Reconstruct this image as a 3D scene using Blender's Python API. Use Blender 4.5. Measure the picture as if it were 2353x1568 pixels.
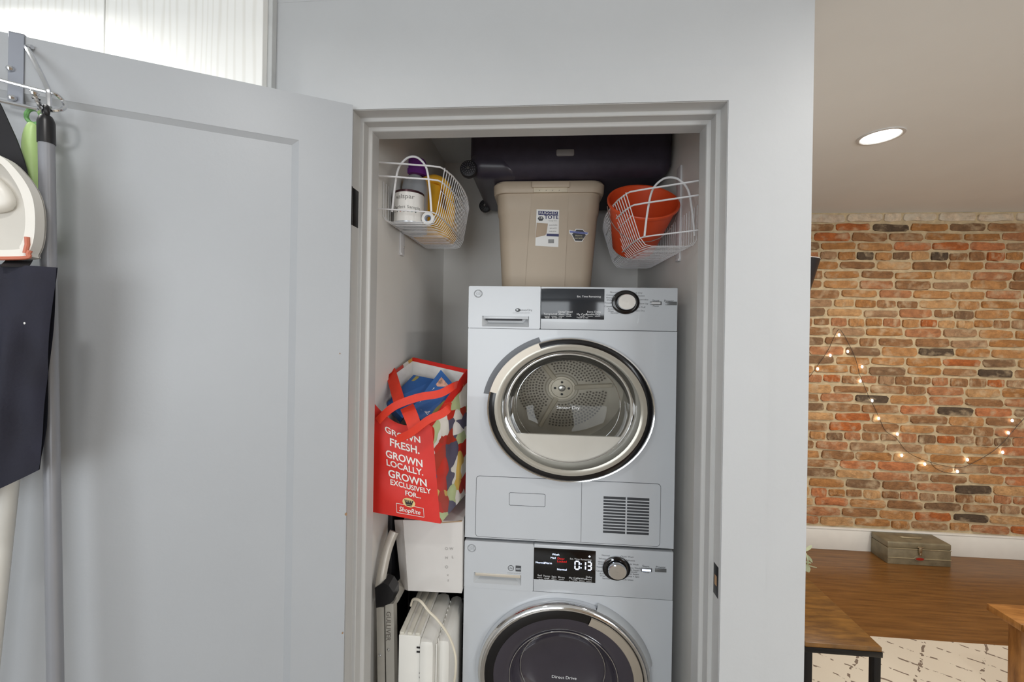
import bpy, bmesh, math, random
from mathutils import Vector, Matrix
random.seed(7)
for o in list(bpy.data.objects): bpy.data.objects.remove(o)
scene = bpy.context.scene
COL = scene.collection
PI = math.pi
# ------------------------------------------------------------------ camera (a shifted, level wide lens)
F, CX, CY, EYE = 880.0, 1176.5, 750.0, 1.57          # focal length and principal point in px of the 2353x1568 frame
YAW, ROLL = math.radians(4.15), 0.0165
cyw, syw, crl, srl = math.cos(YAW), math.sin(YAW), math.cos(ROLL), math.sin(ROLL)
cam_d = bpy.data.cameras.new('camera'); cam = bpy.data.objects.new('camera', cam_d); COL.objects.link(cam)
scene.camera = cam
cam_d.sensor_fit = 'HORIZONTAL'; cam_d.sensor_width = 36.0
cam_d.lens = F/2353*36.0
cam_d.shift_x = 0.0; cam_d.shift_y = -(784.0-CY)/2353
cam_d.clip_start = 0.02
fw = Vector((-syw, cyw, 0)); rt = Vector((cyw, syw, 0)); up = Vector((0, 0, 1))
# level lines fall slightly to the right: the camera is rolled by ROLL
r2 = rt*crl + up*srl; u2 = -rt*srl + up*crl
M = Matrix((r2, u2, -fw)).transposed().to_4x4(); M.translation = (0, 0, EYE)
cam.matrix_world = M
# ------------------------------------------------------------------ world, exposure, main lights
scene.view_settings.view_transform = 'Standard'; scene.view_settings.look = 'None'
scene.view_settings.gamma = 1.0; scene.view_settings.use_curve_mapping = False
scene.view_settings.exposure = -0.62
wd = bpy.data.worlds.new('sky'); scene.world = wd; wd.use_nodes = True
wd.node_tree.nodes['Background'].inputs[0].default_value = (0.75, 0.87, 1.0, 1)
wd.node_tree.nodes['Background'].inputs[1].default_value = 1.0
def area(name, loc, rot, size, power, col, shape='RECTANGLE', sy=None, spread=None):
    d = bpy.data.lights.new(name, 'AREA'); d.energy = power; d.color = col; d.shape = shape; d.size = size
    if sy: d.size_y = sy
    if spread: d.spread = spread
    o = bpy.data.objects.new(name, d); COL.objects.link(o); o.location = loc; o.rotation_euler = rot
    return o
CEIL = 2.43; CEILN = 2.47      # living room ceiling, hallway ceiling
area('window_daylight', (-0.9, -2.93, 1.35), (math.radians(90), 0, 0), 2.3, 84, (0.95, 0.98, 1.0), sy=1.6)  # added fill light, just inside the unseen rear window
area('window_daylight_living', (2.9, -2.93, 1.35), (math.radians(90), 0, 0), 1.5, 92, (0.95, 0.98, 1.0), sy=1.6)  # added fill for the living room, from the unseen rear wall
# ceiling downlights: (x, y, power, colour)
DOWN = [(-0.50, 0.05, 6.5, (1.0, 0.98, 0.95)), (1.06, 0.40, 9.0, (1.0, 0.97, 0.93)), (-1.50, 0.60, 17.0, (1.0, 0.98, 0.95)),
        (1.62, 1.64, 18.0, (1.0, 0.97, 0.91)), (2.75, 1.64, 20.0, (1.0, 0.97, 0.91)), (2.75, -0.4, 16.0, (1.0, 0.97, 0.92))]
# ------------------------------------------------------------------ pixel -> place helpers (a pixel gives the direction, a plane the distance)
def ray(px, py):
    dx, dy = (px-CX)/F, (py-CY)/F
    a = dx*crl+dy*srl; b = dx*srl-dy*crl
    return Vector((a*cyw-syw, a*syw+cyw, b))
O = Vector((0, 0, EYE))
def atY(px, py, Y): r = ray(px, py); return O+r*(Y/r.y)
def atX(px, py, X): r = ray(px, py); return O+r*(X/r.x)
def atZ(px, py, Z): r = ray(px, py); return O+r*((Z-EYE)/r.z)
def atP(px, py, p0, n): r = ray(px, py); return O+r*((p0-O).dot(n)/r.dot(n))
# ------------------------------------------------------------------ materials
def lin(c):
    f = lambda v: v/12.92 if v <= .04045 else ((v+.055)/1.055)**2.4
    return tuple(f(v/255.0) for v in c)+(1.0,)
MATS = {}
def mat(name, col, rough=.5, metal=0.0, var=.06, vs=18.0, bump=0.0, bs=220.0, spec=.5, emit=0.0, ecol=None, coat=0.0, stretch=None):
    if name in MATS: return MATS[name]
    m = bpy.data.materials.new(name); m.use_nodes = True; nt = m.node_tree; b = nt.nodes['Principled BSDF']
    b.inputs['Roughness'].default_value = rough; b.inputs['Metallic'].default_value = metal
    b.inputs['Specular IOR Level'].default_value = spec; b.inputs['Coat Weight'].default_value = coat
    c = lin(col)
    tc = nt.nodes.new('ShaderNodeTexCoord'); vec = tc.outputs['Object']
    if stretch:
        mp = nt.nodes.new('ShaderNodeMapping'); mp.inputs['Scale'].default_value = stretch; nt.links.new(vec, mp.inputs[0]); vec = mp.outputs[0]
    if var:
        n = nt.nodes.new('ShaderNodeTexNoise'); n.inputs['Scale'].default_value = vs; n.inputs['Detail'].default_value = 4; nt.links.new(vec, n.inputs['Vector'])
        r = nt.nodes.new('ShaderNodeValToRGB'); nt.links.new(n.outputs[0], r.inputs[0])
        r.color_ramp.elements[0].position = .3; r.color_ramp.elements[1].position = .7
        r.color_ramp.elements[0].color = tuple(v*(1-var) for v in c[:3])+(1,); r.color_ramp.elements[1].color = tuple(min(1, v*(1+var)) for v in c[:3])+(1,)
        nt.links.new(r.outputs[0], b.inputs['Base Color'])
    else: b.inputs['Base Color'].default_value = c
    if bump:
        n2 = nt.nodes.new('ShaderNodeTexNoise'); n2.inputs['Scale'].default_value = bs; n2.inputs['Detail'].default_value = 3; nt.links.new(vec, n2.inputs['Vector'])
        bp = nt.nodes.new('ShaderNodeBump'); bp.inputs['Strength'].default_value = bump; bp.inputs['Distance'].default_value = .004
        nt.links.new(n2.outputs[0], bp.inputs['Height']); nt.links.new(bp.outputs[0], b.inputs['Normal'])
    if emit:
        b.inputs['Emission Color'].default_value = lin(ecol or col); b.inputs['Emission Strength'].default_value = emit
    MATS[name] = m; return m
def glass(name, tint, refl_rough=.03, ior=1.45):
    if name in MATS: return MATS[name]
    m = bpy.data.materials.new(name); m.use_nodes = True; nt = m.node_tree; nt.nodes.clear()
    o = nt.nodes.new('ShaderNodeOutputMaterial'); mx = nt.nodes.new('ShaderNodeMixShader'); t = nt.nodes.new('ShaderNodeBsdfTransparent')
    g = nt.nodes.new('ShaderNodeBsdfGlossy'); fr = nt.nodes.new('ShaderNodeFresnel'); fr.inputs[0].default_value = ior
    t.inputs[0].default_value = lin(tint); g.inputs['Roughness'].default_value = refl_rough
    nt.links.new(fr.outputs[0], mx.inputs[0]); nt.links.new(t.outputs[0], mx.inputs[1]); nt.links.new(g.outputs[0], mx.inputs[2]); nt.links.new(mx.outputs[0], o.inputs[0])
    MATS[name] = m; return m
# ------------------------------------------------------------------ mesh helpers
class MB:
    def __init__(s): s.v = []; s.f = []
    def add(s, vs, fs):
        n = len(s.v); s.v += [tuple(v) for v in vs]; s.f += [tuple(i+n for i in f) for f in fs]; return s
    def box(s, x0, x1, y0, y1, z0, z1, r=0.0, seg=2):
        if r <= 0:
            vs = [(x, y, z) for x in (x0, x1) for y in (y0, y1) for z in (z0, z1)]
            return s.add(vs, [(0, 1, 3, 2), (4, 6, 7, 5), (0, 4, 5, 1), (2, 3, 7, 6), (0, 2, 6, 4), (1, 5, 7, 3)])
        bm = bmesh.new(); bmesh.ops.create_cube(bm, size=1.0)
        for v in bm.verts: v.co = Vector(((x0+x1)/2+v.co.x*(x1-x0), (y0+y1)/2+v.co.y*(y1-y0), (z0+z1)/2+v.co.z*(z1-z0)))
        bmesh.ops.bevel(bm, geom=bm.edges[:]+bm.verts[:], offset=r, segments=seg, profile=.5, affect='EDGES', clamp_overlap=True)
        return s.bm(bm)
    def bm(s, bm):
        bm.verts.index_update(); s.add([v.co[:] for v in bm.verts], [[v.index for v in f.verts] for f in bm.faces]); bm.free(); return s
    def tube(s, pts, r, seg=8, closed=False, cap=True, sx=1.0):
        pts = [Vector(p) for p in pts]; n = len(pts); rs = r if isinstance(r, (list, tuple)) else [r]*n
        tang = []
        for i in range(n):
            a = pts[(i-1) % n] if (closed or i > 0) else pts[i]; b = pts[(i+1) % n] if (closed or i < n-1) else pts[i]
            tang.append((b-a).normalized())
        ref = Vector((0, 0, 1)) if abs(tang[0].z) < .9 else Vector((1, 0, 0))
        nn = (ref-tang[0]*ref.dot(tang[0])).normalized(); vs = []
        for i in range(n):
            nn = (nn-tang[i]*nn.dot(tang[i]))
            nn = nn.normalized() if nn.length > 1e-6 else Vector((1, 0, 0))
            bb = tang[i].cross(nn)
            for k in range(seg):
                a = 2*PI*k/seg; vs.append(pts[i]+nn*math.cos(a)*rs[i]*sx+bb*math.sin(a)*rs[i])
        fs = []
        for i in range(n if closed else n-1):
            j = (i+1) % n
            for k in range(seg): fs.append((i*seg+k, i*seg+(k+1) % seg, j*seg+(k+1) % seg, j*seg+k))
        if cap and not closed: fs += [tuple(range(seg-1, -1, -1)), tuple(range((n-1)*seg, n*seg))]
        return s.add(vs, fs)
    def lathe(s, prof, c, axis='Z', seg=32, sx=1.0, mat3=None, close=True, a0=0.0, a1=2*PI):
        # prof: (radius, height) pairs
        full = abs(a1-a0-2*PI) < 1e-6; ns = seg if full else seg+1; vs = []
        for (r, h) in prof:
            for k in range(ns):
                a = a0+(a1-a0)*k/seg; x, y = r*math.cos(a), r*math.sin(a)
                p = Vector((x*sx, y, h)) if axis == 'Z' else Vector((x*sx, h, y))
                if mat3: p = mat3 @ p
                vs.append(Vector(c)+p)
        fs = []
        for i in range(len(prof)-1):
            for k in range(seg):
                k2 = (k+1) % ns if full else k+1
                fs.append((i*ns+k, i*ns+k2, (i+1)*ns+k2, (i+1)*ns+k))
        return s.add(vs, fs)
    def grid(s, fn, nu, nv):
        vs = [fn(i/nu, j/nv) for j in range(nv+1) for i in range(nu+1)]
        return s.add(vs, [(j*(nu+1)+i, j*(nu+1)+i+1, (j+1)*(nu+1)+i+1, (j+1)*(nu+1)+i) for j in range(nv) for i in range(nu)])
    def ribbon(s, pts, wdir, w, t=.002):
        # flat strap: wdir may be one vector or one per point
        pts = [Vector(p) for p in pts]; n = len(pts); vs = []
        for i, p in enumerate(pts):
            tg = (pts[min(i+1, n-1)]-pts[max(i-1, 0)]).normalized()
            wd_ = Vector(wdir[i] if isinstance(wdir, list) else wdir); wd_ = (wd_-tg*wd_.dot(tg)).normalized()*w/2; nm = tg.cross(wd_).normalized()*t/2
            vs += [p-wd_-nm, p+wd_-nm, p+wd_+nm, p-wd_+nm]
        fs = []
        for i in range(n-1):
            for k in range(4): fs.append((i*4+k, i*4+(k+1) % 4, i*4+4+(k+1) % 4, i*4+4+k))
        fs += [(3, 2, 1, 0), (n*4-4, n*4-3, n*4-2, n*4-1)]
        return s.add(vs, fs)
    def plate(s, outer, holes, fn, d0, d1):
        # flat plate with holes: outer/holes are 2D loops, fn(a, b, d) -> 3D, front at d0, back at d1
        bm = bmesh.new(); loops = []
        for lp in [outer]+holes:
            vs = [bm.verts.new((p[0], p[1], 0)) for p in lp]; loops.append(vs)
            for i in range(len(vs)): bm.edges.new((vs[i], vs[(i+1) % len(vs)]))
        bmesh.ops.triangle_fill(bm, use_beauty=True, use_dissolve=False, edges=bm.edges[:])
        bm.verts.index_update()
        base = [v.co.copy() for v in bm.verts]; tri = [[v.index for v in f.verts] for f in bm.faces]; li = [[v.index for v in lp] for lp in loops]
        bm.free(); n = len(base)
        vs = [fn(p.x, p.y, d0) for p in base]+[fn(p.x, p.y, d1) for p in base]
        fs = tri+[[i+n for i in reversed(f)] for f in tri]
        for lp in li:
            for i in range(len(lp)): a, b = lp[i], lp[(i+1) % len(lp)]; fs.append((a, b, b+n, a+n))
        return s.add(vs, fs)
    def build(s, name, m, parent=None, smooth=40, fix=True):
        me = bpy.data.meshes.new(name); me.from_pydata([tuple(v) for v in s.v], [], [tuple(f) for f in s.f]); me.update()
        if fix:
            bm = bmesh.new(); bm.from_mesh(me); bmesh.ops.recalc_face_normals(bm, faces=bm.faces[:]); bm.to_mesh(me); bm.free()
        if smooth: me.shade_smooth(); me.set_sharp_from_angle(angle=math.radians(smooth))
        if m: me.materials.append(m)
        o = bpy.data.objects.new(name, me); COL.objects.link(o)
        if parent: attach(o, parent)
        return o
def attach(o, parent):
    o.parent = parent
    if parent.type == 'EMPTY': o.matrix_parent_inverse = Matrix.Translation(-parent.location)
    return o
def thing(name, label, cat, loc, group=None):
    o = bpy.data.objects.new(name, None); COL.objects.link(o); o.location = loc; o.empty_display_size = .05
    return tag(o, label, cat, group)
def tag(o, label, cat, group=None):
    o['label'] = label; o['category'] = cat
    if group: o['group'] = group
    return o
def struct(o, label=None):
    o['kind'] = 'structure'
    if label: o['label'] = label
    return o
def circ(cx, cy, rx, ry, n=48, a0=0.0): return [(cx+rx*math.cos(a0+2*PI*i/n), cy+ry*math.sin(a0+2*PI*i/n)) for i in range(n)]
def rrect(x0, x1, y0, y1, r, n=5):
    out = []
    for (cx, cy, a) in ((x1-r, y1-r, 0), (x0+r, y1-r, PI/2), (x0+r, y0+r, PI), (x1-r, y0+r, 3*PI/2)):
        for k in range(n+1): t = a+PI/2*k/n; out.append((cx+r*math.cos(t), cy+r*math.sin(t)))
    return out
def rect(x0, x1, y0, y1): return [(x0, y0), (x1, y0), (x1, y1), (x0, y1)]
def spline(pts, n=6, closed=False):
    P = [Vector(p) for p in pts]; out = []; L = len(P)
    for i in range(L if closed else L-1):
        p0, p1, p2, p3 = (P[(i-1) % L], P[i], P[(i+1) % L], P[(i+2) % L]) if closed else (P[max(i-1, 0)], P[i], P[i+1], P[min(i+2, L-1)])
        for k in range(n):
            t = k/n; out.append(.5*((2*p1)+(p2-p0)*t+(2*p0-5*p1+4*p2-p3)*t*t+(3*p1-p0-3*p2+p3)*t**3))
    if not closed: out.append(P[-1])
    return out
_font = {}
def text_geo(s, size=1.0, align='CENTER', shear=0.0, bold=0.0):
    c = bpy.data.curves.new('t', 'FONT'); c.body = s; c.size = size; c.align_x = align; c.align_y = 'CENTER'; c.shear = shear; c.offset = bold; c.resolution_u = 3
    o = bpy.data.objects.new('t', c); me = o.to_mesh()
    vs = [v.co.copy() for v in me.vertices]; fs = [tuple(p.vertices) for p in me.polygons]
    o.to_mesh_clear(); bpy.data.objects.remove(o); bpy.data.curves.remove(c)
    return vs, fs
def lettering(items, fn, name, m, parent, smooth=0):
    # items: (string, a, b, size, [align], [xstretch], [shear], [bold]) set out on the surface fn(a, b)
    mb = MB()
    for it in items:
        s, a, b, sz = it[:4]; al = it[4] if len(it) > 4 else 'CENTER'; xs = it[5] if len(it) > 5 else 1.1; sh = it[6] if len(it) > 6 else 0.0; bo = it[7] if len(it) > 7 else 0.0
        vs, fs = text_geo(s, sz, al, sh, bo*sz)
        mb.add([fn(a+v.x*xs, b+v.y) for v in vs], fs)
    o = mb.build(name, m, parent, smooth=smooth, fix=False)
    if len(items) > 1: o['kind'] = 'stuff'
    return o
# ================================================================== the setting
YW, YI = 0.97, 1.085                    # front wall: room face and closet face
XL, XR, ZH = -0.496, 0.449, 2.129       # doorway in the wall
XE = 0.647                              # end of the front wall, beside the living room
CL, CR, CB = -0.514, 0.495, 2.0         # closet left, right and back faces
RX0, RX1, RY0, RY1 = -2.3, 4.3, -3.0, 2.94
white = mat('wall_white_paint', (186, 188, 190), .55, var=.015, vs=6, bump=.06, bs=90)
white_r = mat('closet_white_paint', (232, 230, 226), .6, var=.02, vs=6, bump=.05, bs=90)
trimw = mat('trim_white_gloss', (194, 194, 193), .38, var=.02, vs=9, bump=.03, bs=60)
ceilm = mat('ceiling_paint', (226, 229, 230), .6, var=.015, vs=4, bump=.03)
beige = mat('back_wall_paint', (205, 196, 180), .65, var=.02, vs=4, bump=.03)
def floor_mat():
    m = bpy.data.materials.new('dark_laminate'); m.use_nodes = True; nt = m.node_tree; b = nt.nodes['Principled BSDF']
    tc = nt.nodes.new('ShaderNodeTexCoord'); mp = nt.nodes.new('ShaderNodeMapping'); mp.inputs['Scale'].default_value = (1.6, 26, 1); nt.links.new(tc.outputs['Object'], mp.inputs[0])
    n = nt.nodes.new('ShaderNodeTexNoise'); n.inputs['Scale'].default_value = 2.2; n.inputs['Detail'].default_value = 8; n.inputs['Roughness'].default_value = .65; nt.links.new(mp.outputs[0], n.inputs['Vector'])
    r = nt.nodes.new('ShaderNodeValToRGB'); r.color_ramp.elements[0].color = lin((84, 52, 22)); r.color_ramp.elements[1].color = lin((150, 104, 52)); r.color_ramp.elements[0].position = .25; r.color_ramp.elements[1].position = .8
    nt.links.new(n.outputs[0], r.inputs[0]); nt.links.new(r.outputs[0], b.inputs['Base Color'])
    b.inputs['Roughness'].default_value = .3
    bp = nt.nodes.new('ShaderNodeBump'); bp.inputs['Strength'].default_value = .05; nt.links.new(n.outputs[0], bp.inputs['Height']); nt.links.new(bp.outputs[0], b.inputs['Normal'])
    return m
struct(MB().box(RX0, RX1, RY0, RY1+.1, -.06, 0).build('floor', floor_mat(), smooth=0))
def tile_mat():
    m = bpy.data.materials.new('grey_tile'); m.use_nodes = True; nt = m.node_tree; b = nt.nodes['Principled BSDF']; b.inputs['Roughness'].default_value = .35
    tc = nt.nodes.new('ShaderNodeTexCoord'); br = nt.nodes.new('ShaderNodeTexBrick'); br.offset = .5; br.inputs['Scale'].default_value = 1.0; br.inputs['Brick Width'].default_value = .6; br.inputs['Row Height'].default_value = .3; br.inputs['Mortar Size'].default_value = .004
    br.inputs['Color1'].default_value = lin((150, 142, 130)); br.inputs['Color2'].default_value = lin((140, 132, 121)); br.inputs['Mortar'].default_value = lin((112, 106, 98)); nt.links.new(tc.outputs['Object'], br.inputs['Vector']); nt.links.new(br.outputs[0], b.inputs['Base Color']); return m
struct(MB().box(RX0, XE, RY0, CB, 0, .0008).build('floor_hall', tile_mat(), smooth=0))
struct(MB().box(RX0, RX1, YW, RY1+.1, CEIL, CEILN+.06).box(RX0, RX1, RY0, YW, CEILN, CEILN+.06).build('ceiling', ceilm, smooth=0))
w = MB().box(RX0, XL, YW, YI, 0, CEIL).box(XR, XE, YW, YI, 0, CEIL).box(XL, XR, YW, YI, ZH, CEIL).box(RX0, XE, YW-.0005, YW+.01, CEIL-.01, CEILN)
struct(w.build('wall_front', white, smooth=0))
struct(MB().box(CL-.12, CL, YI, CB, 0, CEIL).build('wall_closet_left', white_r, smooth=0))
struct(MB().box(CR, XE, YI, CB, 0, CEIL).build('wall_closet_right', white_r, smooth=0))
struct(MB().box(CL-.12, XE, CB, CB+.1, 0, CEIL).build('wall_closet_back', white_r, smooth=0))
struct(MB().box(RX0-.1, RX0, RY0, RY1, 0, CEILN).build('wall_left', white, smooth=0))
struct(MB().box(RX1, RX1+.1, RY0, RY1, 0, CEILN).build('wall_right', beige, smooth=0))
wb = MB()   # rear wall with two assumed window openings (unseen, behind the photographer)
def wallholes(mb, x0, x1, y0, y1, holes):
    xs = x0
    for (a, b, z0, z1) in holes:
        mb.box(xs, a, y0, y1, 0, CEILN); mb.box(a, b, y0, y1, 0, z0); mb.box(a, b, y0, y1, z1, CEILN); xs = b
    mb.box(xs, x1, y0, y1, 0, CEILN)
WIN = [(-2.1, .3, .5, 2.2), (2.1, 3.7, .5, 2.2)]
wallholes(wb, RX0, RX1, RY0-.1, RY0, WIN); struct(wb.build('wall_back', beige, smooth=0))
for i, (a, b, z0, z1) in enumerate(WIN):
    f = MB()
    for (p, q, r_, s_) in ((a, a+.05, z0, z1), (b-.05, b, z0, z1), (a, b, z0, z0+.05), (a, b, z1-.05, z1), ((a+b)/2-.02, (a+b)/2+.02, z0, z1)): f.box(p, q, RY0-.07, RY0-.02, r_, s_)
    wo = struct(f.build('window_%d' % (i+1), trimw, smooth=0))
    for k in range(2): MB().box(a+.05+k*((b-a)/2-.03), (a+b)/2-.02+k*((b-a)/2-.03), RY0-.05, RY0-.045, z0+.05, z1-.05).build('pane', glass('window_glass', (240, 244, 245)), wo, smooth=0)
# stepped door jamb, swept round the doorway with mitred corners
def sweep(prof, name, m):
    mb = MB()
    for (sg, horiz) in ((0, 0), (1, 1), (2, 0)):
        pass
    ring = []
    for (d, y) in prof:
        ring.append([(XL+d, y, 0), (XL+d, y, ZH-d), (XR-d, y, ZH-d), (XR-d, y, 0)])
    vs = [p for r in ring for p in r]; n = len(prof); fs = []
    for i in range(n-1):
        for k in range(3): fs.append((i*4+k, i*4+k+1, (i+1)*4+k+1, (i+1)*4+k))
    mb.add(vs, fs); return mb.build(name, m, smooth=0, fix=False)
PROF = [(-.002, YW-.0005), (.0012, YW-.0005), (.0012, YW+.034), (.002, YW+.036), (.0095, YW+.036), (.011, YW+.038), (.011, YW+.066), (.014, YW+.069), (.0185, YW+.072), (.0195, YW+.075), (.0195, YI+.001), (-.004, YI+.001)]
jamb = struct(sweep(PROF, 'trim_1', trimw))
# wide flat casing boards round the doorway, barely proud of the plaster, mitred
cw = .105; zt = 2.214
def board(name, pts):
    return struct(MB().add([(x, YW-.0035, z) for x, z in pts]+[(x, YW+.001, z) for x, z in pts], [(0, 1, 2, 3), (7, 6, 5, 4), (0, 4, 5, 1), (1, 5, 6, 2), (2, 6, 7, 3), (3, 7, 4, 0)]).build(name, white, smooth=0))
board('trim_2', [(XL, 0), (XL, ZH), (XL-cw, zt), (XL-cw, 0)])
board('trim_3', [(XL-cw, zt), (XL, ZH), (XR, ZH), (XR+cw, zt)])
board('trim_4', [(XR, 0), (XR+cw, 0), (XR+cw, zt), (XR, ZH)])
# strike plate let into the right jamb
blackm = mat('black_metal', (14, 13, 16), .35, metal=.6, var=.05)
def jx(px, py, X): return atX(px, py, X)
zs0, zs1 = atX(1634, 1352, XR).z, atX(1634, 1281, XR).z
st = MB().box(XR-.0015, XR+.001, YW+.006, YW+.032, zs0, zs1, .0008).build('strike_plate', blackm, jamb)
MB().box(XR-.0022, XR-.0012, YW+.014, YW+.024, (zs0+zs1)/2-.012, (zs0+zs1)/2+.012).build('latch_hole', mat('bare_wood', (176, 140, 104), .7), st, smooth=0)
# ------------------------------------------------------------------ the open closet door
HP = atY(811, 241, .948); dvec = Vector((-.5770, -.2747, 0)).normalized(); dn = Vector((dvec.y, -dvec.x, 0))
if dn.y > 0: dn = -dn
ZT, ZB, DW, DT = HP.z, .012, .905, .035
def dpt(u, z, off): return Vector((HP.x, HP.y, 0))+dvec*u+dn*off+Vector((0, 0, z))
def onDoor(px, py, off=0.0): return atP(px, py, Vector((HP.x, HP.y, 0))+dn*off, dn)
def du(px, py, off=0.0): q = onDoor(px, py, off); return (q-Vector((HP.x, HP.y, 0))).dot(dvec), q.z
def slab(mb, u0, u1, z0, z1, o0, o1, r=.0015):
    k = len(mb.v); mb.box(u0, u1, o0, o1, z0, z1, r, 1)
    for i in range(k, len(mb.v)): v = mb.v[i]; mb.v[i] = tuple(dpt(v[0], v[2], v[1]))
    return mb
doorm = mat('door_satin_paint', (168, 171, 175), .42, var=.015, vs=5, bump=.05, bs=120)
door = bpy.data.objects.new('door_1', None); COL.objects.link(door); door.location = dpt(0, 0, 0); struct(door, 'open white shaker closet door swung wide')
us = du(687, 322)[0]; zr = du(687, 322)[1]
fu = [rect(us, DW-us, ZB+.2, zr)]
MB().plate(rect(0, DW, ZB, ZT), fu, lambda a, b, d: dpt(a, b, d), 0.0, -DT).build('frame', doorm, door, smooth=0)
ch = .017; o_ = [(us, ZB+.2), (DW-us, ZB+.2), (DW-us, zr), (us, zr)]; i_ = [(us+ch, ZB+.2+ch), (DW-us-ch, ZB+.2+ch), (DW-us-ch, zr-ch*.7), (us+ch, zr-ch*.7)]
MB().add([dpt(p, q, -.0005) for p, q in o_]+[dpt(p, q, -.0092) for p, q in i_], [(k, (k+1) % 4, (k+1) % 4+4, k+4) for k in range(4)]).build('bevel_moulding', doorm, door, smooth=0)
slab(MB(), us-.004, DW-us+.004, ZB+.19, zr+.004, -DT+.006, -.009, 0).build('panel', doorm, door)
for (ya, yb) in ((437, 523),):
    z0, z1 = atX(818, yb, XL).z, atX(818, ya, XL).z
    h = MB().box(XL-.001, XL+.0018, YW+.001, YW+.033, z0, z1, .0008)
    h.tube([(XL-.001, YW-.006, z0), (XL-.001, YW-.006, z1)], .005, 10)
    h.build('hinge', blackm, door)
h = MB().box(XL-.001, XL+.0018, YW+.001, YW+.033, .25, .34, .0008).tube([(XL-.001, YW-.006, .25), (XL-.001, YW-.006, .34)], .005, 10); h.build('hinge', blackm, door)
# chipped paint spots along the hinge edge
for (px, py, rr) in ((795, 1182, .005), (787, 1455, .003), (781, 813, .002)):
    u_, z_ = du(px, py); mb = MB(); pts = [(u_+rr*random.uniform(.5, 1)*math.cos(a*PI/3), z_+1.4*rr*random.uniform(.5, 1)*math.sin(a*PI/3)) for a in range(6)]
    mb.add([dpt(a, b, .0006) for a, b in pts], [tuple(range(6))]); mb.build('paint_chip', mat('chipped_wood', (150, 120, 92), .8), door, smooth=0, fix=False)
# ------------------------------------------------------------------ recessed ceiling downlights
lensm = mat('lamp_lens', (255, 250, 240), .4, var=0, emit=14.0)
names = ['recessed white downlight over the cupboard doorway', 'recessed white downlight in front of the wall end', 'recessed white downlight beside the wood grain cupboards',
         'bright recessed ceiling downlight above the brick room', 'recessed downlight over the far end of the rug', 'recessed downlight near the living room window']
DOWN[3] = (1.475, 1.79)+DOWN[3][2:]
for (x, y, pw, colr), nm in zip(DOWN, names):
    zc_ = CEIL if y > YW else CEILN
    t = thing('downlight', nm, 'ceiling light', (x, y, zc_), 'recessed ceiling downlights')
    MB().lathe([(.082, 0), (.080, -.004), (.070, -.005), (.066, -.002)], (x, y, zc_), seg=32).build('trim_ring', trimw, t)
    MB().lathe([(.068, -.0015), (.045, -.003), (.0005, -.0035)], (x, y, zc_), seg=32).build('lens', lensm, t)
    area('downlight_beam', (x, y, zc_-.012), (0, 0, 0), .13, pw, colr, 'DISK', spread=math.radians(165))
# ------------------------------------------------------------------ white wood grain cupboards left of the doorway
def grain_mat():
    m = bpy.data.materials.new('white_wood_grain'); m.use_nodes = True; nt = m.node_tree; b = nt.nodes['Principled BSDF']
    tc = nt.nodes.new('ShaderNodeTexCoord'); mp = nt.nodes.new('ShaderNodeMapping'); mp.inputs['Scale'].default_value = (9, 9, .7); nt.links.new(tc.outputs['Object'], mp.inputs[0])
    n = nt.nodes.new('ShaderNodeTexWave'); n.wave_type = 'BANDS'; n.bands_direction = 'X'; n.inputs['Scale'].default_value = 1.6; n.inputs['Distortion'].default_value = 9; n.inputs['Detail'].default_value = 3; nt.links.new(mp.outputs[0], n.inputs['Vector'])
    r = nt.nodes.new('ShaderNodeValToRGB'); r.color_ramp.elements[0].color = lin((236, 235, 230)); r.color_ramp.elements[1].color = lin((246, 246, 243)); r.color_ramp.elements[0].position = .0; r.color_ramp.elements[1].position = .35
    nt.links.new(n.outputs[1], r.inputs[0]); nt.links.new(r.outputs[0], b.inputs['Base Color']); b.inputs['Roughness'].default_value = .4
    return m
grain = grain_mat()
XC1 = -.722; XCm = -1.165; ycf = YW-.036
cab = thing('wall_cupboard', 'white wood grain wall cupboard behind the open door', 'cupboard', (-1.2, YW, 1.75))
MB().box(-1.62, XC1+.012, ycf+.018, YW-.0005, 1.75, 2.466, .001, 1).build('carcass', mat('cupboard_edge', (196, 198, 198), .5), cab)
MB().box(XCm+.0015, XC1, ycf, ycf+.018, 1.75, 2.462, .0012, 1).build('door', grain, cab)
MB().box(-1.62, XCm-.0015, ycf, ycf+.018, 1.75, 2.462, .0012, 1).build('door', grain, cab)
# ================================================================== stacked dryer and washer
YD = 1.263; AX0, AX1 = -.238, .440; AY1 = 1.87; S = 1.154
def D(px, py): p = atY(px, py, YD); return p.x, p.z
K = YD/F                                     # metres per pixel on the appliance fronts (about)
enam = mat('white_enamel', (192, 196, 201), .28, var=.01, vs=5, coat=.3)
enamd = mat('grey_white_plastic', (184, 187, 190), .35, var=.015)
darkgl = mat('display_glass', (38, 42, 48), .12, var=0)
blackgl = mat('display_glass_black', (14, 14, 16), .08, var=0)
chrome = mat('chrome', (225, 226, 228), .08, metal=1.0, var=0)
brushed = mat('brushed_steel', (205, 203, 200), .3, metal=.9, var=.05, vs=60)
blackp = mat('gloss_black_ring', (12, 11, 14), .14, var=0)
champ = mat('champagne_grip', (205, 197, 184), .35, metal=.25, var=.02)
seam = mat('seam_shadow_gap', (60, 62, 66), .8, var=0)
slotm = mat('vent_recess', (70, 72, 72), .7, var=.05)
ink = mat('grey_ink', (70, 72, 76), .6, var=0)
inkl = mat('light_grey_ink', (165, 168, 172), .6, var=0)
wink = mat('white_ink', (225, 226, 228), .5, var=0)
blit = mat('lit_blue_white', (225, 235, 255), .5, var=0, emit=2.2, ecol=(215, 228, 255))
rlit = mat('lit_red', (220, 20, 20), .5, var=0, emit=1.0, ecol=(230, 15, 15))
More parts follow.
